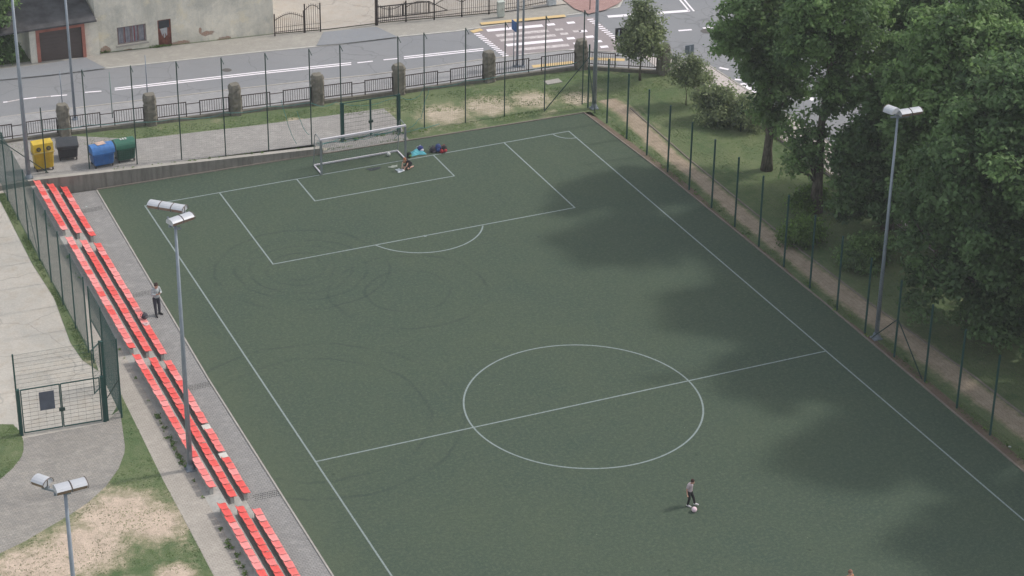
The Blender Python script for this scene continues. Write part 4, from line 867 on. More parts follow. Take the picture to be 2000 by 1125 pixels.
# ------------------------------------------------------------------ floodlight poles
def hood(m, c, ax, n_, w=.49):
    """n lamp shells side by side along ax, open side facing away from the pole"""
    ax = Vector(ax).normalized(); fw_ = ax.cross(Vector((0,0,1))).normalized(); c = Vector(c); out = []
    for i in range(n_):
        o = c+ax*(w+.05)*(i-(n_-1)/2); pr = []
        pr = [(.21,-.10),(.26,.04),(.19,.10),(.09,.14),(-.03,.15),(-.13,.13),(-.21,.08),(-.26,.0),(-.28,-.10)]
        out.append((o, fw_, ax, pr))
    return out
def floodlight(x, y, z, h_, label, arrays, group='floodlight poles round the pitch', slim=1.0):
    t = thing('floodlight_pole', label, 'floodlight', (x, y, z), group)
    MB().tube([(x,y,z-.1),(x,y,z+h_*.45),(x,y,z+h_)], [.125*slim,.095*slim,.058*slim], 14).build('pole', M['pole'], t, True)
    m = MB().tube([(x,y,z-.05),(x,y,z+.06)], [.30,.30], 4).tube([(x,y,z+.06),(x,y,z+.3)], [.19,.14], 12)
    for a in range(4): m.tube([(x+.22*math.cos(a*math.pi/2),y+.22*math.sin(a*math.pi/2),z+.06),(x+.22*math.cos(a*math.pi/2),y+.22*math.sin(a*math.pi/2),z+.13)], .025, 6)
    m.build('base_plate', M['pole'], t)
    MB().box((x+.0,y-.117*slim,z+.75), (.09,.012,.4)).build('hatch', M['alu_grey'], t)
    for (off, ax, n_) in arrays:
        c = Vector((x,y,z+h_))+Vector(off); hs = hood(None, c, ax, n_); axv = Vector(ax).normalized()
        m = MB().bar(Vector((x,y,z+h_-.12)), Vector((c.x,c.y,z+h_-.12)), .07).bar(Vector((c.x,c.y,c.z-.16))-axv*n_*.28, Vector((c.x,c.y,c.z-.16))+axv*n_*.28, .08)
        m.build('crossbar', M['pole'], t)
        for (o, fw_, a_, pr) in hs:
            lp = thing('lamp', None, None, o); lp.parent = t; lp.location = o-ORG[t.name]
            m = MB(); wv = .245; v = []
            for s_ in (-1, 1):
                for (u_, w_) in pr: v.append(o+a_*s_*wv+fw_*u_+Vector((0,0,w_)))
            npf = len(pr); f = [(i, i+1, npf+i+1, npf+i) for i in range(1, npf-1)]; f += [tuple(range(npf)), tuple(range(npf, 2*npf))]
            m.add(v, f); ob = m.build('shell', M['lamp_shell'], lp)
            v = [o+a_*s_*wv*.97+fw_*u_*.98+Vector((0,0,w_)) for s_ in (-1, 1) for (u_, w_) in (pr[-1], pr[0], pr[1])]
            MB().add(v, [(0,1,4,3),(1,2,5,4)]).build('lens', M['lamp_glass'], lp)
            m = MB(); m.tube([o+a_*wv*1.02+fw_*.02+Vector((0,0,-.16)), o+a_*wv*1.02+Vector((0,0,.1))], .02, 6)
            v = [o+a_*(wv+.03)+fw_*u_*1.03+Vector((0,0,w_*1.03)) for (u_, w_) in pr]; m.tube(v, .014, 5, False); m.build('bracket', M['lamp_dark'], lp)
    return t
pL = at(372,917,LZ)
floodlight(pL.x, pL.y, LZ, 11.5, 'tall grey floodlight pole standing on the path behind the third block of red seats', [((.0,1.15,.38),(1.47,-1.35,0),3), ((.22,.0,.28),(1.34,.42,0),2)])
floodlight(28.0, -27.27, 0, 11.45, 'tall grey floodlight pole at the right edge of the pitch, before the big trees', [((-.3,.1,.25),(-.35,1,0),1), ((.5,-.12,.1),(1,-.05,0),2)], slim=.85)
floodlight(28.0, 2.4, 0, 11.4, 'grey floodlight pole at the far right corner of the pitch, top out of the picture', [((-.35,.5,.35),(-1.4,-1.3,0),3), ((.0,-.15,.12),(1.34,-.42,0),2)], slim=1.1)
floodlight(-5.46, 3.72, 1.0, 11.4, 'grey floodlight pole beside the yellow bin at the far left corner', [((-.45,.5,.35),(1.47,1.35,0),3), ((.0,-.15,.12),(1.34,-.42,0),2)], slim=1.1)
pb_ = at(127,958,LZ+11.4)
floodlight(pb_.x, pb_.y, LZ, 11.4, 'grey floodlight pole in the bottom left corner, its base out of the picture', [((-.62,.62,.15),(.62,-.78,0),1), ((.18,.0,.12),(1.32,.10,0),2)])
# ------------------------------------------------------------------ goal
goal = thing('football_goal', 'small worn aluminium football goal with a torn green net', 'goal', (12.6, 0, 0))
G1, G2, GH, GD = 10.138, 15.138, 2.147, 1.25
MB().bar((G1-.04,0,GH-.04),(G2+.04,0,GH-.04),.10).build('crossbar', M['alu'], goal)
for x in (G1, G2): MB().bar((x,0,0),(x,0,GH-.095),.098).build('goal_post', M['alu_grey'], goal)
MB().bar((G1,GD,.05),(G2,GD,.05),.075).build('back_bar', M['alu'], goal)
for x in (G1, G2): MB().bar((x,.05,.05),(x,GD-.035,.05),.065).build('ground_bar', M['alu'], goal)
for x in (G1-.02, G2+.02):
    MB().tube([(x,.03,GH-.05),(x,.75,GH+.02),(x,.95,GH-.2),(x,GD,.08)], .026, 6).build('net_support', M['alu_grey'], goal)
m = MB(); r_ = .0052
def npt(x, t):                                       # net surface from crossbar over the support to the back bar, sagging
    pr = [(0,GH-.09),(.55,GH-.28),(.85,GH-.75),(1.1,.9),(GD,.08)]; q = t*4; i = min(3, int(q)); a = q-i
    y = pr[i][0]*(1-a)+pr[i+1][0]*a; z = pr[i][1]*(1-a)+pr[i+1][1]*a
    s = math.sin(math.pi*(x-G1)/(G2-G1)); return Vector((x, y, max(.03, z-.28*s*math.sin(math.pi*t))))
for i in range(42): x = G1+5*i/41; m.tube([npt(x, t) for t in np.linspace(0,1,9)], r_, 3, False)
for k_ in range(24): m.tube([npt(G1+5*j/16, k_/23) for j in range(17)], r_, 3, False)
m.build('net', M['net'], goal)
m = MB()
m.tube([npt(G1+5*j/24, .36+.03*math.sin(j)) for j in range(25)], .013, 5).tube([npt(G2-2.2*j/12, .25+.04*math.sin(j*1.7)) for j in range(13)], .012, 5)
m.tube([(G2,.1,1.7),(G2+.1,.4,1.45),(G2,.9,1.3),(G2-.2,1.1,.9)], .012, 5); m.build('net_rope', M['rope'], goal)
# ------------------------------------------------------------------ waste containers
def container(px, py, w_, d_, h_, rz, kind, col, lidcol, label):
    q = G(px, py); t = thing('waste_container', label, 'waste container', (q.x, q.y, hz(q.x)+.012), 'waste containers on the paved yard')
    o = ORG[t.name]; bm_ = P_('bin_'+kind, col, .45, var=.22, scale=2.5); lm = P_('bin_lid_'+kind, lidcol, .42, var=.2, scale=2.5); ca, sa = math.cos(rz), math.sin(rz)
    def T(x, y, z): return (o.x+x*ca-y*sa, o.y+x*sa+y*ca, o.z+z)
    def lx(prof, x0, x1):                            # profile (y,z) extruded along local x
        n_ = len(prof); v = [T(x0, y, z) for y, z in prof]+[T(x1, y, z) for y, z in prof]
        return v, [tuple(range(n_)), tuple(range(2*n_-1, n_-1, -1))]+[(i, n_+i, n_+(i+1) % n_, (i+1) % n_) for i in range(n_)]
    m = MB(); zb_ = .16; zt = h_*.70; v = []
    for z, s in ((zb_, .86), (zb_+.05, .90), (zt-.10, .98), (zt-.08, 1.04), (zt, 1.04)):
        X, Y = w_/2*s, d_/2*s; c_ = .06
        for a, b in ((-X,-Y+c_),(-X+c_,-Y),(X-c_,-Y),(X,-Y+c_),(X,Y-c_),(X-c_,Y),(-X+c_,Y),(-X,Y-c_)): v.append(T(a, b, z))
    m.add(v, [(k_*8+i, k_*8+(i+1) % 8, k_*8+8+(i+1) % 8, k_*8+8+i) for k_ in range(4) for i in range(8)]+[tuple(range(7,-1,-1)), tuple(range(32,40))])
    for sx in (-.28, 0, .28):                        # pressed ribs on the front
        p = lx([(-d_/2*.95-.012, zb_+.12),(-d_/2*1.0-.012, zt-.14),(-d_/2*.9, zt-.14),(-d_/2*.8, zb_+.12)], w_*sx-.03, w_*sx+.03); m.add(*p)
    m.build('body', bm_, t)
    m = MB()
    if kind == 'yellow':                             # upright bank with two round openings
        m.add(*lx([(-d_/2*1.02, zt+.01),(-d_/2*.80, h_),(d_/2*.85, h_+.03),(d_/2*1.02, zt+.01)], -w_/2, w_/2)); ob = m.build('lid', lm, t)
        for sx in (-.25, .25):
            a = Vector(T(w_*sx, -d_/2*.93-.01, zt+(h_-zt)*.42)); nrm = Vector(T(w_*sx, -d_/2*.93-.07, zt+(h_-zt)*.42+.03))
            MB().tube([a, nrm], .125, 16).build('opening_rim', P_('rubber_black',(.015,.015,.016),.7), ob)
            MB().tube([nrm, nrm+(nrm-a)*.15], .07, 14).build('opening', P_('bin_hole',(.10,.085,.02),.9), ob)
        MB().cbox(Vector(T(0,-d_/2*1.05,zt+.0)), (w_*1.02,.03,.05), .008, rz).build('lid_edge', P_('bin_edge',(.62,.52,.20),.5), t)
    elif kind == 'black':                            # lid propped a little open and tilted
        m.add(*lx([(-d_/2*1.08, zt-.02),(-d_/2*1.06, zt+.08),(-d_/2*.2, h_*.93),(d_/2*.4, h_),(d_/2*.95, h_*.90),(d_/2*1.05, zt)], -w_/2*1.04, w_/2*1.04)); ob = m.build('lid', lm, t)
        m = MB()
        for sx in (-.3,0,.3): m.add(*lx([(-d_/2*.95, zt+.12),(-d_/2*.2, h_*.93+.02),(d_/2*.4, h_+.02),(d_/2*.4, h_-.04),(-d_/2*.2, h_*.9),(-d_/2*.9, zt+.06)], w_*sx-.05, w_*sx+.05))
        m.build('lid_rib', lm, ob)
    else:
        pr = [(-d_/2*1.06, zt-.03)]+[(-d_/2*1.04*math.cos(a), zt+(h_-zt)*math.sin(a)**.75) for a in np.linspace(.12, math.pi-.12, 12)]+[(d_/2*1.06, zt-.03)]
        m.add(*lx(pr, -w_/2*1.05, w_/2*1.05)); ob = m.build('lid', lm, t)
        m = MB()
        for i in range(4): m.add(*lx([(y*1.012, (z-zt)*1.04+zt+.004) for y, z in pr[1:7]]+[(y*.96, (z-zt)*.9+zt) for y, z in pr[1:7][::-1]], -w_*.36+i*w_*.215, -w_*.36+i*w_*.215+.07))
        m.build('lid_rib', lm, ob)
        if kind == 'blue': MB().cbox(Vector(T(-w_*.02, d_*.05, h_+.015)), (w_*.42,d_*.45,.02), .004, rz+.1).build('lid_panel', P_('faded_panel',(.58,.42,.34),.6), ob)
        else:
            for i in range(3): MB().cbox(Vector(T(-w_*.16+i*w_*.13, -d_*.02, h_+.012)), (w_*.08,d_*.26,.014), .003, rz).build('lid_sticker', P_('white_sticker',(.55,.56,.54),.6), ob)
    for sx in (-1, 1):
        for sy in (-1, 1):
            wx, wy = sx*w_/2*.80, sy*d_/2*.74
            wh = MB().tube([T(wx-.028, wy, .085), T(wx+.028, wy, .085)], .085, 14).build('wheel', P_('rubber_black',(.015,.015,.016),.7), t)
            MB().cbox(Vector(T(wx, wy, .15)), (.09,.09,.07), .01, rz).build('caster_fork', M['lamp_dark'], wh)
        MB().tube([T(sx*w_/2*1.0, 0, zt-.12), T(sx*(w_/2+.09), 0, zt-.12)], .03, 8).build('trunnion', M['lamp_dark'], t)
        m = MB().tube([T(sx*w_/2*.98,-d_*.33,zt-.06),T(sx*(w_/2+.06),-d_*.33,zt-.08),T(sx*(w_/2+.06),d_*.33,zt-.08),T(sx*w_/2*.98,d_*.33,zt-.06)], .014, 6); m.build('handle', M['lamp_dark'], t)
    if kind in ('green', 'blue', 'black'):
        MB().tube([T(-w_*.42,-d_/2*1.05,zt-.06),T(-w_*.42,-d_/2*1.05-.06,zt-.07),T(w_*.42,-d_/2*1.05-.06,zt-.07),T(w_*.42,-d_/2*1.05,zt-.06)], .013, 6).build('front_handle', bm_, t)
container(86, 330, 1.12, .72, 1.62, .02, 'yellow', (.52,.35,.02), (.60,.42,.03), 'yellow waste container with two round black openings, leftmost by the fence corner')
container(133, 308, 1.15, .95, 1.18, -.16, 'black', (.028,.030,.036), (.045,.050,.058), 'black waste container with a slanted lid, between the yellow and the blue ones')
container(200, 322, 1.24, .92, 1.27, .07, 'blue', (.03,.12,.34), (.06,.20,.50), 'blue waste container with a pale panel on its rounded lid')
container(244, 312, 1.1, .92, 1.27, .04, 'green', (.015,.075,.050), (.035,.15,.10), 'green waste container with white stickers on its rounded lid, rightmost of the four')
# ------------------------------------------------------------------ people
def remesh(ob, vox, sm=2):
    r = ob.modifiers.new('r', 'REMESH'); r.mode = 'VOXEL'; r.voxel_size = vox; r.use_smooth_shade = True
    if sm: s = ob.modifiers.new('s', 'SMOOTH'); s.iterations = sm; s.factor = .5
    dg_ = bpy.context.evaluated_depsgraph_get(); me = bpy.data.meshes.new_from_object(ob.evaluated_get(dg_)); old = ob.data; ob.modifiers.clear(); ob.data = me
    me.name = ob.name
def caps(m, *segs):
    for a, ra, b, rb in segs:
        a = Vector(a); b = Vector(b); m.ball(a, ra, 12, 8); m.ball(b, rb, 12, 8)
        if (b-a).length > 1e-4: m.tube([a, b], [ra*.98, rb*.98], 12)
def person(label, loc, face, H, J, shirt, trousers, shoe, hair, skin, sleeve=1.0, shorts=False, group=None, long_hair=False):
    """J: joints in metres for a 1.75 m figure, facing -y, person's left is +x"""
    t = thing('person', label, 'person', loc, group); s = H/1.75; ca, sa = math.cos(face), math.sin(face); L = Vector(loc)
    def T(p): return Vector((L.x+s*(p[0]*ca-p[1]*sa), L.y+s*(p[0]*sa+p[1]*ca), L.z+s*p[2]))
    j = {k_: T(v) for k_, v in J.items()}
    bm_ = MB(); hd = j['head']; fwd = (j['face']-hd).normalized()
    caps(bm_, (j['pelvis'], .115*s, j['belly'], .11*s), (j['belly'], .11*s, j['chest'], .135*s), (j['chest'], .10*s, j['neck'], .058*s), (j['neck'], .052*s, hd, .055*s))
    bm_.ball(hd, .092*s, 14, 10, (1,1,1.18)); bm_.ball(hd+fwd*.045*s-Vector((0,0,.055*s)), .055*s, 10, 8); bm_.ball(hd+fwd*.10*s-Vector((0,0,.012*s)), .017*s, 8, 6)
    sd = fwd.cross(Vector((0,0,1))).normalized()
    for e in (-1, 1): bm_.ball(hd+sd*.093*s*e-Vector((0,0,.01*s)), .022*s, 8, 6, (.6,.8,1.3))
    for e in 'LR':
        caps(bm_, (j['chest'], .10*s, j['sh'+e], .06*s), (j['sh'+e], .056*s, j['el'+e], .042*s), (j['el'+e], .042*s, j['wr'+e], .028*s),
             (j['pelvis'], .10*s, j['hip'+e], .088*s), (j['hip'+e], .088*s, j['kn'+e], .058*s), (j['kn'+e], .056*s, j['an'+e], .038*s))
        hdir = (j['hd'+e]-j['wr'+e]).normalized(); hp = j['wr'+e]+hdir*.085*s; si = hdir.cross(fwd); si = si.normalized() if si.length > .2 else hdir.orthogonal().normalized(); pn = si.cross(hdir)
        caps(bm_, (j['wr'+e], .026*s, hp-si*.018*s, .022*s), (j['wr'+e], .026*s, hp+si*.018*s, .022*s))
        for fi, (o_, l_) in enumerate(((-.033,.062),(-.011,.078),(.011,.072),(.033,.055))):
            b0 = hp+si*o_*s; b1 = b0+(hdir*.8+pn*.35)*l_*.55*s; b2 = b1+(hdir*.45+pn*.7)*l_*.5*s; caps(bm_, (b0, .0105*s, b1, .0095*s), (b1, .0095*s, b2, .0085*s))
        b0 = j['wr'+e]+hdir*.03*s-si*.024*s; b1 = b0+(hdir*.5-si*.75)*.045*s; caps(bm_, (b0, .013*s, b1, .011*s), (b1, .011*s, b1+(hdir*.85+pn*.3)*.03*s, .009*s))
        caps(bm_, (j['an'+e], .036*s, j['toe'+e], .026*s))
    body = bm_.build('body', P_('skin_'+skin[0], skin[1], .55), t); remesh(body, .0075, 2)
    m = MB()
    caps(m, (j['belly']*.35+j['pelvis']*.65, .140*s, j['belly'], .137*s), (j['belly'], .137*s, j['chest'], .158*s), (j['chest'], .125*s, j['neck']*.55+j['chest']*.45, .075*s))
    for e in 'LR':
        caps(m, (j['chest'], .12*s, j['sh'+e], .078*s)); el = j['el'+e]; k_ = min(1, sleeve*2); caps(m, (j['sh'+e], .077*s, j['sh'+e].lerp(el, k_), .066*s))
        if sleeve > .5: caps(m, (el, .062*s, el.lerp(j['wr'+e], (sleeve-.5)*2*.93), .046*s))
    ob = m.build('shirt', shirt, t); remesh(ob, .012, 3)
    m = MB()
    for e in 'LR':
        caps(m, (j['pelvis'], .135*s, j['hip'+e], .106*s))
        if shorts: caps(m, (j['hip'+e], .112*s, j['hip'+e].lerp(j['kn'+e], .7), .098*s))
        else: caps(m, (j['hip'+e], .105*s, j['kn'+e], .078*s), (j['kn'+e], .077*s, j['kn'+e].lerp(j['an'+e], .88), .062*s))
    ob = m.build('trousers', trousers, t); remesh(ob, .012, 2)
    for e in 'LR':
        m = MB(); d = (j['toe'+e]-j['an'+e]); d.z *= .2; d = d.normalized(); hl = j['an'+e]-Vector((0,0,.035*s))-d*.03*s; tp = Vector((j['toe'+e].x, j['toe'+e].y, j['toe'+e].z))+d*.02*s
        caps(m, (j['an'+e]-Vector((0,0,.01*s)), .048*s, hl, .045*s), (hl, .045*s, tp, .040*s), (j['an'+e], .047*s, tp, .040*s)); ob = m.build('shoe', shoe, t); remesh(ob, .009, 2)
    m = MB(); up = Vector((0,0,1)); m.ball(hd+up*.022*s-fwd*.018*s, .104*s, 16, 10, (1,1,1.12)); m.ball(hd-fwd*.055*s-up*.02*s, .085*s, 12, 8)
    if long_hair: caps(m, (hd-fwd*.04*s, .09*s, hd-fwd*.03*s-up*.2*s, .07*s), (hd+sd*.08*s, .05*s, hd+sd*.07*s+fwd*.04*s-up*.17*s, .035*s), (hd-sd*.08*s, .05*s, hd-sd*.07*s+fwd*.04*s-up*.17*s, .035*s))
    for i in range(26):
        a = random.uniform(0, 6.28); z = random.uniform(0, 1); r_ = math.sqrt(1-z*z*.9); m.ball(hd+up*.03*s-fwd*.02*s+Vector((math.cos(a)*r_, math.sin(a)*r_, z*1.1))*.095*s, .02*s, 6, 5)
    ob = m.build('hair', hair, t); remesh(ob, .010, 1)
    for e in (-1, 1): MB().ball(hd+fwd*.088*s+sd*.032*s*e+up*.008*s, .010*s, 8, 6).build('eye', P_('eye_dark',(.02,.015,.012),.3), t, True)
    return t, j
ST = dict(pelvis=(0,0,.93), belly=(0,0,1.10), chest=(0,0,1.30), neck=(0,-.01,1.47), head=(0,-.035,1.63), face=(0,-.16,1.60),
  shL=(.17,0,1.40), shR=(-.17,0,1.40), elL=(.21,.02,1.12), elR=(-.21,.02,1.12), wrL=(.22,-.06,.87), wrR=(-.22,-.06,.87), hdL=(.21,-.1,.78), hdR=(-.21,-.1,.78),
  hipL=(.09,0,.88), hipR=(-.09,0,.88), knL=(.10,-.02,.49), knR=(-.10,-.02,.49), anL=(.10,.02,.085), anR=(-.10,.02,.085), toeL=(.12,-.15,.04), toeR=(-.12,-.15,.04))
pm = dict(ST, neck=(0,-.03,1.46), head=(0,-.085,1.60), face=(0,-.18,1.51), elL=(.24,-.06,1.16), elR=(-.24,-.06,1.16), wrL=(.07,-.27,1.24), wrR=(-.07,-.27,1.22), hdL=(.01,-.33,1.29), hdR=(-.01,-.34,1.27),
  knL=(.12,-.04,.49), anL=(.13,.0,.085), toeL=(.20,-.15,.04), knR=(-.09,-.03,.49), anR=(-.10,-.10,.085), toeR=(-.14,-.27,.04))
q = at(307, 615, 0)
t, j = person('man in pale grey shirt and dark trousers looking at his phone beside the red seats', (q.x, q.y, .012), .25, 1.80, pm,
  P_('shirt_pale',(.42,.46,.48),.85), P_('trousers_dark',(.045,.045,.06),.85), P_('shoe_dark',(.025,.022,.024),.6), P_('hair_brown',(.045,.028,.022),.8), ('a',(.48,.27,.20)), .85)
hp = (j['hdL']+j['hdR'])/2+Vector((0,-.02,.03)); ph = thing('mobile_phone', 'dark mobile phone held by the man beside the red seats', 'phone', hp)
MB().cbox(hp, (.075,.012,.15), .004, .25).build('phone_body', P_('phone_black',(.02,.02,.022),.3), ph); MB().cbox(hp+Vector((0,.008,0)), (.066,.003,.135), .001, .25).build('screen', P_('phone_screen',(.06,.07,.09),.15), ph)
pk_ = dict(ST, neck=(.02,-.05,1.45), head=(.03,-.12,1.58), face=(.04,-.21,1.49), elR=(-.26,.03,1.12), wrR=(-.29,-.03,.86), hdR=(-.29,-.06,.76), elL=(.24,.08,1.13), wrL=(.27,.10,.90), hdL=(.28,.08,.80),
  pelvis=(0,.02,.92), hipL=(.09,.02,.87), hipR=(-.09,.02,.87), knL=(.15,-.14,.50), anL=(.22,-.20,.12), toeL=(.27,-.36,.10), knR=(-.08,-.04,.48), anR=(-.12,.03,.085), toeR=(-.10,-.15,.04))
q = at(1344, 988, 0)
person('child in pale pinkish t-shirt and black trousers dribbling a ball below the centre circle', (q.x+.05, q.y, 0), .45, 1.34, pk_,
  P_('tee_pink',(.52,.43,.45),.85), P_('trousers_black',(.012,.012,.014),.85), P_('shoe_white',(.72,.68,.70),.6), P_('hair_dark_brown',(.050,.022,.018),.8), ('a',(.48,.27,.20)), .30)
def football(px, py, r_, c1, c2, label):
    q = at(px, py, r_); t = thing('football', label, 'ball', (q.x, q.y, 0), 'footballs'); o = Vector((q.x, q.y, r_))
    MB().ball(o, r_, 24, 16).build('ball_skin', P_('ball_'+label[:5].strip(), c1, .45), t, True)
    m = MB()
    for i in range(12):
        z = 1-2*(i+.5)/12; a = i*2.399; n_ = Vector((math.sqrt(1-z*z)*math.cos(a), math.sqrt(1-z*z)*math.sin(a), z)); u_ = n_.orthogonal().normalized(); v_ = n_.cross(u_)
        m.add([o+(n_*.97+(u_*math.cos(k_*1.2566)+v_*math.sin(k_*1.2566))*.30).normalized()*r_*1.012 for k_ in range(5)], [(0,1,2,3,4)])
    m.build('ball_patch', P_('patch_'+label[:5].strip(), c2, .5), t)
football(1356, 995, .115, (.85,.66,.72), (.55,.25,.42), 'pink and white football at the feet of the child near the centre circle')
football(759, 301, .11, (.62,.64,.62), (.16,.18,.18), 'white football lying on the turf inside the goal')
kn = dict(pelvis=(0,.16,.36), belly=(0,.03,.47), chest=(0,-.14,.60), neck=(0,-.27,.69), head=(0,-.37,.78), face=(0,-.47,.70), shL=(.15,-.18,.64), shR=(-.15,-.18,.64), elL=(.20,-.34,.44), elR=(-.2,-.34,.44),
  wrL=(.12,-.50,.25), wrR=(-.10,-.52,.25), hdL=(.10,-.56,.14), hdR=(-.06,-.58,.14), hipL=(.10,.16,.34), hipR=(-.10,.16,.34), knL=(.17,-.22,.11), knR=(-.17,-.22,.11), anL=(.13,.24,.08), anR=(-.13,.24,.08), toeL=(.12,.40,.05), toeR=(-.12,.40,.05))
q = at(797, 329, 0)
person('ginger-haired child in black kneeling beside the right goal post over a white bag', (q.x, q.y, 0), -1.05, 1.45, kn,
  P_('shirt_black',(.016,.014,.018),.85), P_('shorts_black',(.014,.014,.018),.85), P_('shoe_pinkish',(.55,.35,.30),.7), P_('hair_ginger',(.36,.15,.075),.8), ('b',(.62,.36,.27)), .15, True, None, True)
q = at(1662, 1121, 1.34)
person('child with light brown hair at the bottom edge, only the head in view', (q.x+.02, q.y+.10, 0), .2, 1.45, ST,
  P_('shirt_orange',(.45,.22,.13),.85), P_('trousers_dark',(.045,.045,.06),.85), P_('shoe_white',(.72,.68,.70),.6), P_('hair_light_brown',(.26,.13,.09),.8), ('b',(.62,.36,.27)), .3)
# ------------------------------------------------------------------ belongings on the turf and seats
def backpack(px, py, z, w_, d_, h_, rz, c1, c2, label, name='backpack', cat='backpack', lying=0, group='bags beside the goal'):
    q = at(px, py, z); t = thing(name, label, cat, (q.x, q.y, z), group); t.rotation_euler = (lying, 0, rz); o = ORG[t.name]
    a, b = P_('bag_%02d%02d%02d' % tuple(int(v*99) for v in c1), c1, .8), P_('bag_%02d%02d%02d' % tuple(int(v*99) for v in c2), c2, .8)
    m = MB(); m.ball((0,0,h_*.5), .5, 14, 10, (w_,d_,h_)); m.ball((0,0,h_*.32), .5, 14, 10, (w_*1.05,d_*1.1,h_*.62)); ob = m.build('bag_body', a, t, True, world=False); remesh(ob, .014, 3)
    m = MB(); m.ball((0,-d_*.42,h_*.34), .5, 12, 8, (w_*.72,d_*.5,h_*.48)); m.build('pocket', b, t, True, world=False)
    m = MB()
    for e in (-1, 1): m.tube([(e*w_*.22,d_*.35,h_*.9),(e*w_*.28,d_*.75,h_*.65),(e*w_*.28,d_*.7,h_*.3),(e*w_*.25,d_*.42,h_*.08)], .018, 6)
    m.tube([(-.05,d_*.1,h_*.97),(-.03,d_*.1,h_*1.1),(.03,d_*.1,h_*1.1),(.05,d_*.1,h_*.97)], .012, 6); m.build('strap', b, t, world=False)
    return t
backpack(845, 296, 0, .42, .34, .34, .3, (.035,.032,.042), (.08,.07,.09), 'dark grey backpack, leftmost in the pile right of the goal', lying=.3)
backpack(856, 296, 0, .36, .30, .46, -.2, (.035,.06,.20), (.05,.09,.26), 'blue backpack in the middle of the pile right of the goal')
backpack(867.5, 297, 0, .34, .30, .42, .1, (.028,.025,.03), (.40,.04,.05), 'black backpack with a red front, rightmost in the pile right of the goal')
backpack(863, 299, 0, .2, .18, .24, .5, (.42,.035,.045), (.2,.02,.03), 'small red bag between the blue and the black backpack', 'small_bag', 'bag')
backpack(821, 296, 0, .38, .3, .36, .4, (.02,.035,.17), (.5,.52,.6), 'dark blue bag with a white patch behind the turquoise jacket', 'sports_bag', 'bag')
backpack(799, 307, 0, .3, .24, .34, .2, (.02,.035,.028), (.10,.22,.08), 'small black and green bag by the right goal post', 'small_bag', 'bag')
def cloth(name, px, py, sx, sy, hh, c1, label, cat, seed=1, z0=0.0):
    q = at(px, py, z0); rnd = np.random.RandomState(seed); m = MB(); nx, ny = 16, 12; ph = rnd.rand(8)*6.28; v = []
    for i in range(nx+1):
        for k_ in range(ny+1):
            u_, w_ = i/nx*2-1, k_/ny*2-1; e = max(0, 1-max(abs(u_), abs(w_))**3)
            rx = 1+.18*math.sin(3*math.atan2(w_, u_)+ph[0])
            z = hh*e*(.55+.45*math.sin(u_*4+ph[1])*math.cos(w_*3.3+ph[2]))+hh*.18*math.sin(u_*9+w_*6+ph[3])*e
            v.append((q.x+u_*sx/2*rx, q.y+w_*sy/2*rx, z0+max(.012, z)+.008))
    m.add(v, [(i*(ny+1)+k_, (i+1)*(ny+1)+k_, (i+1)*(ny+1)+k_+1, i*(ny+1)+k_+1) for i in range(nx) for k_ in range(ny)])
    b = [(x, y, z0+.006) for x, y, z in v]; o_ = len(m.v); ob = m.build(name, P_('cloth_'+name+str(seed), c1, .85), None, True); tag(ob, label, cat); return ob
cloth('jacket', 813, 300, .85, .6, .22, (.09,.35,.42), 'crumpled turquoise jacket lying on the turf between the bags', 'jacket', 3)
cloth('plastic_bag', 782, 333.5, .42, .4, .10, (.58,.63,.66), 'flat white bag on the turf under the hands of the kneeling child', 'bag', 5)
cloth('rumpled_cloth', 768, 326, .5, .22, .08, (.30,.34,.30), 'crumpled greyish cloth just left of the white bag', 'cloth', 6)
cloth('dark_sweater', 731, 330, .75, .32, .07, (.04,.052,.055), 'flat dark sweater lying on the turf in front of the goal', 'sweater', 7)
backpack(283, 622, .47, .34, .26, .30, .5, (.055,.055,.07), (.09,.09,.10), 'dark grey bag left on the front row of red seats near the standing man', 'shoulder_bag', 'bag', group='things left on the front row of seats')
cloth('shirt_on_seat', 286, 633, .3, .3, .07, (.55,.40,.40), 'pale pink and white garment beside the dark bag on the front row', 'garment', 9, .47)
def litter(px, py, z, s, col, label, seed):
    q = at(px, py, z); rnd = random.Random(seed); m = MB(); pts = [(q.x+s*math.cos(a)*rnd.uniform(.5,1), q.y+s*math.sin(a)*rnd.uniform(.5,1), z+.01+rnd.uniform(0,.03)) for a in np.linspace(0,6.28,9)[:-1]]
    c_ = (q.x, q.y, z+s*.45); m.add(pts+[c_], [(i, (i+1) % 8, 8) for i in range(8)]); tag(m.build('litter', P_('litter_'+str(seed), col, .6)), label, 'litter')
litter(1972, 873, 0, .09, (.55,.58,.56), 'small white scrap lying in the grass at the right edge, beside the path', 1)
litter(199, 545, .43, .09, (.62,.64,.66), 'crumpled white scrap between top and middle rows of the second seat block', 2)
litter(169, 404, 0, .07, (.5,.62,.62), 'pale bottle-like scrap on the pavement beside the farthest front row of seats', 3)
litter(634, 292, .3, .22, (.45,.42,.33), 'pale stone lump at the end of the retaining wall behind the goal post', 4)
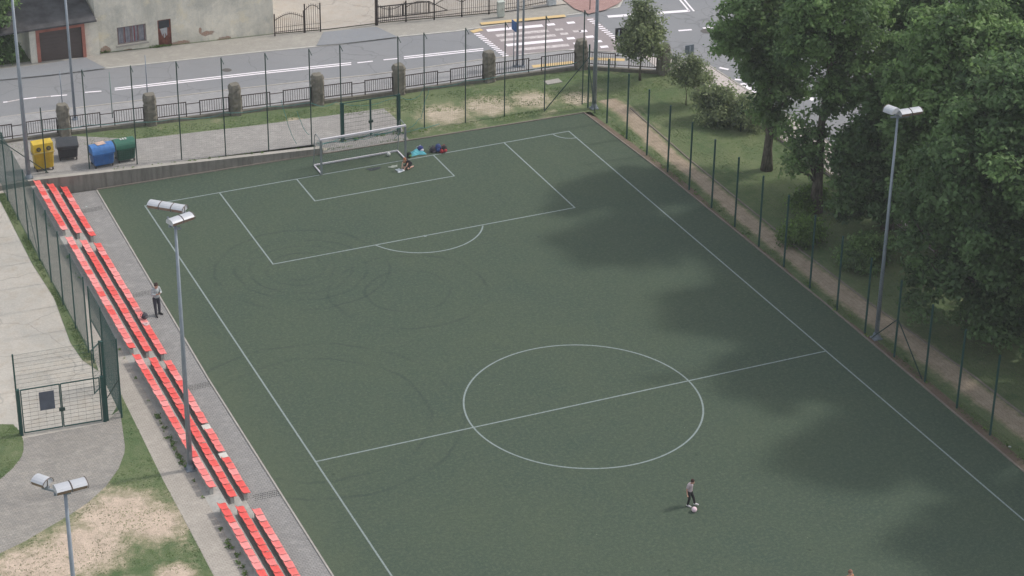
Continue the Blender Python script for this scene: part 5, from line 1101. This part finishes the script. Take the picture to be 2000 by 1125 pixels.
# ------------------------------------------------------------------ trees and bushes
def leaves(name, lobes, n_, size, mat, parent, seed, clump=.42, per=12, sub=True):
    """leaf faces in small clumps spread through the outer part of each lobe: lobes = (x,y,z,rx,ry,rz)"""
    r = np.random.RandomState(seed); lb = np.array(lobes, float); area = (lb[:,3]*lb[:,4]+lb[:,3]*lb[:,5]+lb[:,4]*lb[:,5]); pr = area/area.sum()
    if sub:                                          # break every lobe into small leafy boughs of its own
        ns = 16; sl = np.repeat(lb, ns, 0); dd = r.normal(size=(len(sl),3)); dd[:,2] = dd[:,2]*.9+.15; dd /= np.linalg.norm(dd, axis=1)[:,None]
        q_ = .55+.80*r.rand(len(sl))[:,None]; f_ = (.17+.24*r.rand(len(sl)))[:,None]
        sl = np.concatenate([sl[:,:3]+dd*sl[:,3:6]*q_, sl[:,3:6]*f_*np.array([1.15,1.15,.75])], 1); core = lb.copy(); core[:,3:6] *= .58
        lb = np.concatenate([sl, core], 0); area = (lb[:,3]*lb[:,4]+lb[:,3]*lb[:,5]+lb[:,4]*lb[:,5]); area[len(sl):] *= .35; pr = area/area.sum()
    nc = n_//per; li = r.choice(len(lb), nc, p=pr); d = r.normal(size=(nc,3)); d /= np.linalg.norm(d, axis=1)[:,None]
    # bumpy surface, so the outline is uneven
    ph = r.rand(6)*6.28; bmp = 1+.16*np.sin(d[:,0]*5+ph[0]+li)*np.sin(d[:,1]*6+ph[1]+li*2)+.12*np.sin(d[:,2]*8+ph[2]+li*3)
    rad = (1-.55*r.rand(nc)**2.2)*bmp; cc = lb[li,:3]+d*lb[li,3:6]*rad[:,None]
    lt = r.normal(size=len(lb))*.24; tint = np.clip(.5+lt[li]+.13*r.normal(size=nc), 0, 1)
    c = np.repeat(cc, per, 0)+r.normal(size=(nc*per,3))*clump*.5*np.array([1,1,.7]); tn = np.repeat(tint, per)+r.normal(size=nc*per)*.10
    N_ = len(c); out = np.repeat(d, per, 0); nrm = out*.95+r.normal(size=(N_,3))*.55+np.array([0,0,.55]); nrm /= np.linalg.norm(nrm, axis=1)[:,None]
    a = np.cross(nrm, r.normal(size=(N_,3))); a /= np.linalg.norm(a, axis=1)[:,None]; b = np.cross(nrm, a)
    s = size*(.6+.8*r.rand(N_))[:,None]
    v = np.stack([c-a*s, c+b*s*.55+nrm*s*.12, c+a*s, c-b*s*.55+nrm*s*.12], 1).reshape(-1,3)
    if parent: v = v-np.array(ORG[parent.name])
    me = bpy.data.meshes.new(name); me.vertices.add(4*N_); me.vertices.foreach_set('co', v.astype(np.float32).ravel())
    me.loops.add(4*N_); me.loops.foreach_set('vertex_index', np.arange(4*N_, dtype=np.int32)); me.polygons.add(N_)
    me.polygons.foreach_set('loop_start', np.arange(0,4*N_,4, dtype=np.int32)); me.polygons.foreach_set('loop_total', np.full(N_,4, dtype=np.int32))
    at_ = me.attributes.new('tint', 'FLOAT', 'FACE'); at_.data.foreach_set('value', np.clip(tn,0,1).astype(np.float32)); me.update(); me.validate()
    me.materials.append(mat); ob = bpy.data.objects.new(name, me); C.objects.link(ob)
    if parent: ob.parent = parent
    return ob
def tree(name, label, base, H, r0, lobes, n_, size, mat, seed, group=None, limbs=7, cat='tree'):
    bx_, by_, bz_ = base; t = thing(name, label, cat, base, group); rnd = random.Random(seed)
    m = MB(); pts = []; k_ = 7
    for i in range(k_+1): f = i/k_; pts.append((bx_+rnd.uniform(-.1,.1)*f*2, by_+rnd.uniform(-.1,.1)*f*2, bz_-.1+(H*.82+.1)*f))
    m.tube(pts, [r0*1.35]+[r0*(1-.8*i/k_) for i in range(1, k_+1)], 12)
    LB_ = [(bx_+l[0], by_+l[1], bz_+l[2], l[3], l[4], l[5]) for l in lobes]
    for l in LB_:
        f = max(.12, min(.9, (l[2]-bz_-l[5]*.6)/(H*.85))); p0 = Vector(pts[int(f*k_)]); p1 = Vector(l[:3]); md = (p0+p1)/2+Vector((0,0,.15*(p1-p0).length))
        rb = r0*.42*(1-f*.6); m.tube([p0, md, p1], [rb, rb*.7, rb*.35], 7)
        for q_ in range(4):
            dd = Vector((rnd.uniform(-1,1), rnd.uniform(-1,1), rnd.uniform(-.3,1))); m.tube([p1, p1+Vector((dd.x*l[3], dd.y*l[4], dd.z*l[5]))*.7], [rb*.3, rb*.1], 5)
    m.build('trunk', M['bark'], t, True)
    leaves('crown', LB_, n_, size, mat, t, seed); return t
def column_lobes(spec, seed, cnt=1.0):
    """spec rows (z, radius, dx, dy): several uneven lobes around each level"""
    rnd = random.Random(seed); o = []
    for z, r_, dx, dy in spec:
        k_ = max(2, int(round(r_*2.2*cnt))); a0 = rnd.uniform(0, 6.28)
        for i in range(k_):
            a = a0+6.28*i/k_+rnd.uniform(-.3,.3); q_ = r_*rnd.uniform(.50,.68); rr_ = r_*rnd.uniform(.40,.56)
            o.append((dx+q_*math.cos(a), dy+q_*math.sin(a), z+rnd.uniform(-.5,.5), rr_, rr_, rr_*rnd.uniform(.8,1.15)))
    return o
BT = 'big leafy trees along the right side'
tree('maple_tree', 'leftmost big tree, its grey trunk on the lawn left of the other big trunks', (32.9,-8.9,0), 11.4, .27,
     [(.5,.2,2.9,.8,.8,.6),(-.1,.3,3.5,.7,.7,.6)]+column_lobes([(4.2,1.3,.3,.2),(5.8,1.9,-.1,0),(7.6,2.4,-.4,.1),(9.4,2.5,-.4,0),(10.9,1.5,0,0)], 3), 36000, .125, M['leaf_big'], 3, BT)
tree('maple_tree', 'second big tree from the left, with a thick bare trunk and low branches', (32.6,-14.4,0), 14, .30,
     [(-1.2,-.2,3.4,.9,.9,.8),(-.9,.3,4.4,1.0,1.0,.8),(-.5,.2,2.7,.6,.6,.5),(-1.5,0,2.6,.4,.4,.4)]+column_lobes([(7.0,1.7,.5,0),(9.2,2.4,.3,0),(11.2,2.6,.2,0),(12.8,2.0,0,0),(13.9,1.1,0,0)], 5), 30000, .125, M['leaf_big'], 5, BT)
tree('maple_tree', 'dark big tree right of the second trunk, its crown reaching down to the fence', (34.9,-17.6,0), 10.6, .28,
     [(-1.9,.6,1.3,.9,.8,.7),(-1.3,.2,2.2,1,.9,.8),(-2.1,.4,3.4,.9,.9,.9),(-.6,-1.0,2.0,.9,.9,.8),(-1.6,.9,4.6,1,1,.9)]+column_lobes([(3.2,1.4,-.5,.2),(5.0,1.9,-.2,0),(6.9,2.1,.1,0),(8.6,1.9,.2,0),(10,1.1,.2,0)], 8), 56000, .13, M['leaf_dark'], 8, BT)
tree('maple_tree', 'big tree directly behind the right floodlight, filling the upper right', (34.3,-23.0,0), 14, .34,
     column_lobes([(3.4,2.0,.6,.2),(5.6,2.5,.2,0),(8.2,3.1,0,0),(10.6,3.0,0,0),(12.4,2.3,0,0),(13.7,1.3,0,0)], 13), 84000, .13, M['leaf_big'], 13, BT)
tree('maple_tree', 'nearest big tree at the right edge, its crown hanging low over the fence', (33.4,-28.8,0), 13.5, .38,
     [(-2.8,1.2,2.4,1.2,1.2,1.0),(-1.7,-1.3,1.5,1.3,1.3,1.0),(0,-2,1.7,1.4,1.3,1.1),(1,-1.2,1.4,1.3,1.3,1.0),(-3.2,.5,3.6,1.1,1.1,1.0),(-.8,.6,1.2,1.2,1.1,.9),(-3.3,1.8,5.0,1.1,1.1,1.0)]+column_lobes([(2.6,2.4,.3,.4),(4.4,3.1,0,.2),(6.6,3.5,0,0),(9.0,3.4,0,0),(11.2,2.8,0,0),(13,1.6,0,0)], 21), 112000, .13, M['leaf_dark'], 21, BT)
tree('maple_tree', 'big tree at the right border, mostly out of the picture', (34.3,-36.0,0), 15.5, .4,
     [(-1.5,1.2,1.8,1.3,1.3,1.1),(0,2.2,1.5,1.3,1.3,1.0),(-1.2,-.5,2.4,1.3,1.3,1.1)]+column_lobes([(3.6,2.6,.7,.4),(6.2,3.1,0,0),(9.0,3.3,0,0),(12.0,3.0,0,0),(14.4,2.0,0,0)], 31), 42000, .18, M['leaf_big'], 31, BT)
tree('maple_tree', 'big tree beyond the right border whose shadow falls on the turf', (33.8,-43.4,0), 14, .4,
     column_lobes([(4,2.8,0,0),(7,3.2,0,0),(9.8,3.0,0,0),(12.4,2.3,0,0)], 33), 26000, .2, M['leaf_big'], 33, BT)
tree('maple_tree', 'green tree behind the others at the top of the picture, its trunk hidden', (39.6,-13.5,0), 13, .3,
     column_lobes([(5.5,2.0,0,0),(7.5,2.6,0,0),(9.6,2.7,0,0),(11.6,1.9,0,0)], 39), 38000, .14, M['leaf_big'], 39, BT)
tree('maple_tree', 'pale green tree top in the upper right corner behind the others', (40.5,-20.0,0), 15, .4,
     column_lobes([(4,2.6,0,0),(7,3.2,0,0),(10.0,3.5,0,0),(12.8,2.9,0,0),(14.6,1.8,0,0)], 37), 70000, .15, M['leaf_big'], 37, BT)
tree('young_tree', 'small young tree with silvery leaves and thin trunk inside the corner of the lawn', tuple(at(1250,157,0)), 4.9, .075,
     [(0,0,2.9,.95,.95,.8),(-.75,.1,2.5,.75,.7,.55),(.85,-.1,2.4,.8,.75,.55),(.35,0,3.6,.7,.7,.7),(-.2,.1,4.2,.5,.5,.6),(.05,0,4.9,.28,.28,.5),(-.3,-.2,1.9,.6,.6,.4),(.5,.2,1.8,.5,.5,.35),(1.1,0,3.0,.4,.4,.4),(-.9,0,3.1,.3,.3,.35)], 8500, .095, M['leaf_young'], 41)
tree('sapling', 'thin silvery sapling on the lawn left of the large bush', tuple(at(1340,205,0)), 2.5, .035,
     [(0,0,1.6,.5,.5,.5),(-.45,.3,2.1,.4,.4,.5),(.4,0,2.2,.5,.5,.5),(-.7,.4,2.6,.3,.3,.4),(.1,0,2.7,.3,.3,.4),(.9,-.1,1.7,.5,.5,.45)], 5200, .08, M['leaf_young'], 43)
q = at(1400,238,0)
tree('bush', 'large silvery green bush beside the dark post on the lawn', tuple(q), 1.7, .05,
     [(-.2,.3,.9,.8,.8,.7),(.6,0,.8,.8,.7,.65),(-.6,.6,1.5,.5,.5,.5),(.5,.4,1.6,.6,.6,.45),(1.2,-.3,.7,.5,.5,.5),(.1,-.5,.5,.7,.6,.4)], 9500, .09, M['leaf_young'], 44, cat='bush')
tree('bush', 'narrow bush behind the dark post at the edge of the right sidewalk', tuple(at(1452,252,0)), 1.5, .03, [(0,0,.9,.4,.4,.5),(.2,.1,1.5,.35,.35,.4),(.3,-.3,.6,.4,.4,.4)], 2600, .085, M['leaf_young'], 45, cat='bush')
tree('bush', 'round yellow-green bush on the lawn in front of the second big trunk', tuple(at(1566,474,0)), 1.3, .03, [(0,0,.55,.65,.6,.5),(.5,.1,.5,.5,.5,.45),(-.45,.1,.5,.5,.5,.4),(.2,.1,.95,.4,.4,.35)], 7000, .075, M['leaf_bush'], 46, cat='bush')
tree('bush', 'dark spreading bush just left of the right floodlight pole', tuple(at(1692,520,0)), 1.3, .03, [(-.4,0,.55,.7,.6,.5),(.4,.1,.6,.7,.6,.55),(0,.5,.8,.6,.6,.5),(1.0,.2,.6,.5,.5,.5)], 9000, .085, M['leaf_big'], 47, cat='bush')
tree('shoots', 'leafy shoots round the foot of the second big trunk', tuple(at(1578,408,0)), .9, .02, [(-.35,-.1,.4,.45,.4,.35),(.55,.2,.5,.5,.4,.5),(.2,.4,.5,.5,.4,.45)], 4500, .08, M['leaf_bush'], 48, cat='bush')
tree('ivy_tree', 'dark ivy-covered tree at the upper left corner beside the garage', (-3.9,21.4,.9), 6.5, .25,
     [(0,0,1.0,1.2,.9,1.0),(-1.6,.1,1.0,1.3,1,1.0),(.3,.1,2.3,1.1,.9,1.0),(-1.2,.2,2.6,1.4,1,1.1),(0,.2,3.9,1.3,1.2,1.2),(-1.4,.2,4.4,1.5,1.3,1.2),(-.2,.3,5.6,1.3,1.3,1.2),(-2,.3,6,1.5,1.4,1.3),(1.2,-.1,.4,.35,.4,.45)], 42000, .12, M['leaf_big'], 51)
# ------------------------------------------------------------------ grass tufts and weeds
def tufts(name, regs, n_, hgt, label, seed):
    r = np.random.RandomState(seed); P = []
    for (poly, zf, cnt) in regs:
        xs = [p[0] for p in poly]; ys = [p[1] for p in poly]; c_ = 0
        while c_ < cnt:
            x = r.uniform(min(xs), max(xs), 4096); y = r.uniform(min(ys), max(ys), 4096); ins = np.zeros(4096, bool); j_ = len(poly)-1
            for i in range(len(poly)):
                xi, yi = poly[i][:2]; xj, yj = poly[j_][:2]; ins ^= ((yi > y) != (yj > y)) & (x < (xj-xi)*(y-yi)/(yj-yi+1e-12)+xi); j_ = i
            dens = np.sin(x*1.7+np.sin(y*1.1)*2)+np.sin(y*1.9+np.cos(x*.8)*2); ins &= (dens > r.uniform(-1.6, 1.2, 4096))
            for a, b in zip(x[ins], y[ins]):
                P.append((a, b, zf(a, b))); c_ += 1
                if c_ >= cnt: break
    P = np.array(P); N_ = len(P); K = 4; c = np.repeat(P, K, 0); M_ = N_*K; c[:, :2] += r.normal(size=(M_,2))*.03
    th = r.rand(M_)*6.28; s = (hgt*(.5+r.rand(M_)))[:,None]; d = np.stack([np.cos(th), np.sin(th), np.zeros(M_)], 1); w_ = np.stack([-np.sin(th), np.cos(th), np.zeros(M_)], 1)*.018
    v = np.stack([c-w_, c+w_, c+d*s*.45+np.array([0,0,1])*s], 1).reshape(-1,3)
    me = bpy.data.meshes.new(name); me.vertices.add(3*M_); me.vertices.foreach_set('co', v.astype(np.float32).ravel()); me.loops.add(3*M_); me.loops.foreach_set('vertex_index', np.arange(3*M_, dtype=np.int32))
    me.polygons.add(M_); me.polygons.foreach_set('loop_start', np.arange(0,3*M_,3, dtype=np.int32)); me.polygons.foreach_set('loop_total', np.full(M_,3, dtype=np.int32))
    a_ = me.attributes.new('tint', 'FLOAT', 'FACE'); a_.data.foreach_set('value', np.clip(.5+.25*np.sin(c[:,0]*2)+r.normal(size=M_)*.2, 0, 1).astype(np.float32)); me.update()
    me.materials.append(M['blade']); ob = bpy.data.objects.new(name, me); C.objects.link(ob); tag(ob, label, 'grass', None, 'stuff')
lawnL = [(-6.84,-45),(-6.84,-36),(-6.8,-27.5),(-6.66,-19.9),(-7.5,-21.6)]+[(p.x,p.y) for p in gl]+[(-20,-32),(-20,-45)]
tufts('grass_tufts', [(lawnL, lambda x,y: LZ+.01, 6000), ([(-7.42,3),(-6.98,3),(-6.95,-16.6),(-7.45,-16.3),(-7.3,-9.8)], lambda x,y: LZ+.01, 2600),
  ([(-14,-19.6)]+[(p.x,p.y) for p in gs]+[(-14,-25)], lambda x,y: LZ+.01, 900)], 0, .026, 'short uneven grass on the left between the paths', 61)
tufts('grass_tufts', [([(-12,8.9),(-12,7.1)]+[(p.x,p.y) for p in pb[1:4]]+[(16,6.4),(28,3.4),(34,3.4),(34,5.4),(28,8)], lambda x,y: hz(x), 6000), ([(11.2,2.7),(27,2.2),(27,3.5),(16,3.4),(11.2,3.2)], lambda x,y: max(.01,hz(x)*.5), 1600)], 0, .032, 'short grass of the strip between the street railing and the netting fence', 62)
tufts('grass_tufts', [([(30.2,5),(35.3,4.5),(35.5,-35),(30.2,-45)], lambda x,y: 0, 5000), ([(27.7,3),(28.6,3),(28.4,-10),(28.4,-40),(27.7,-40)], lambda x,y: 0, 3000)], 0, .028, 'grass of the lawn under the big trees along the dirt path', 63)
# weeds rooted in joints: house foot, wall foot, terrace edge
wd = []; r = random.Random(5)
for px, py in ((303,92),(311,93),(326,92),(178,109),(72,126),(200,105)):
    q = F(px, py); [wd.append((q.x+r.uniform(-.35,.35), FY-.06, hz(q.x)+.1, r.uniform(.05,.13))) for _ in range(10)]
for i in range(60): y = r.uniform(-45, 0); wd.append((-5.66+r.uniform(-.03,.05), y, LZ+.04, r.uniform(.03,.09)))
for y0 in (-22.5,-23.2,-24.6,-25.3,-26,-26.6,-33,-34,-35): wd += [(-5.62+r.uniform(-.12,.06), y0+r.uniform(-.4,.4), LZ+.06, r.uniform(.07,.15)) for _ in range(6)]
for i in range(40): x = r.uniform(-1, 11); wd.append((x, 3.62-(x+5.6)*.044, hz(x)+.05, r.uniform(.04,.10)))
for i in range(46): y = r.uniform(-40, 2); wd.append((27.85+r.uniform(-.15,.2), y, .05, r.uniform(.05,.12)))
for i in range(36): x = r.uniform(11.5, 18); wd.append((x, 3.25+r.uniform(-.15,.15), hz(x)+.05, r.uniform(.05,.12)))
leaves_w = leaves('weeds', [(a,b,c_,s,s,s*.8) for a, b, c_, s in wd], 5200, .035, M['leaf_bush'], None, 71, .06, 8, False); tag(leaves_w, 'small weeds growing in the joints at the foot of walls, seats and fence posts', 'weeds', None, 'stuff')

# ------------------------------------------------------------------ thin summer haze
m = MB().box((20, -30, 28.5), (240, 180, 60)); hzm = bpy.data.materials.new('haze'); hzm.use_nodes = True; n = hzm.node_tree; n.nodes.clear()
o_ = n.nodes.new('ShaderNodeOutputMaterial'); v_ = n.nodes.new('ShaderNodeVolumePrincipled'); v_.inputs['Color'].default_value = (.93,.96,1,1); v_.inputs['Density'].default_value = .00034
n.links.new(v_.outputs[0], o_.inputs['Volume']); ob = m.build('haze', hzm); ob['kind'] = 'stuff'; ob['label'] = 'faint summer haze over the whole place'
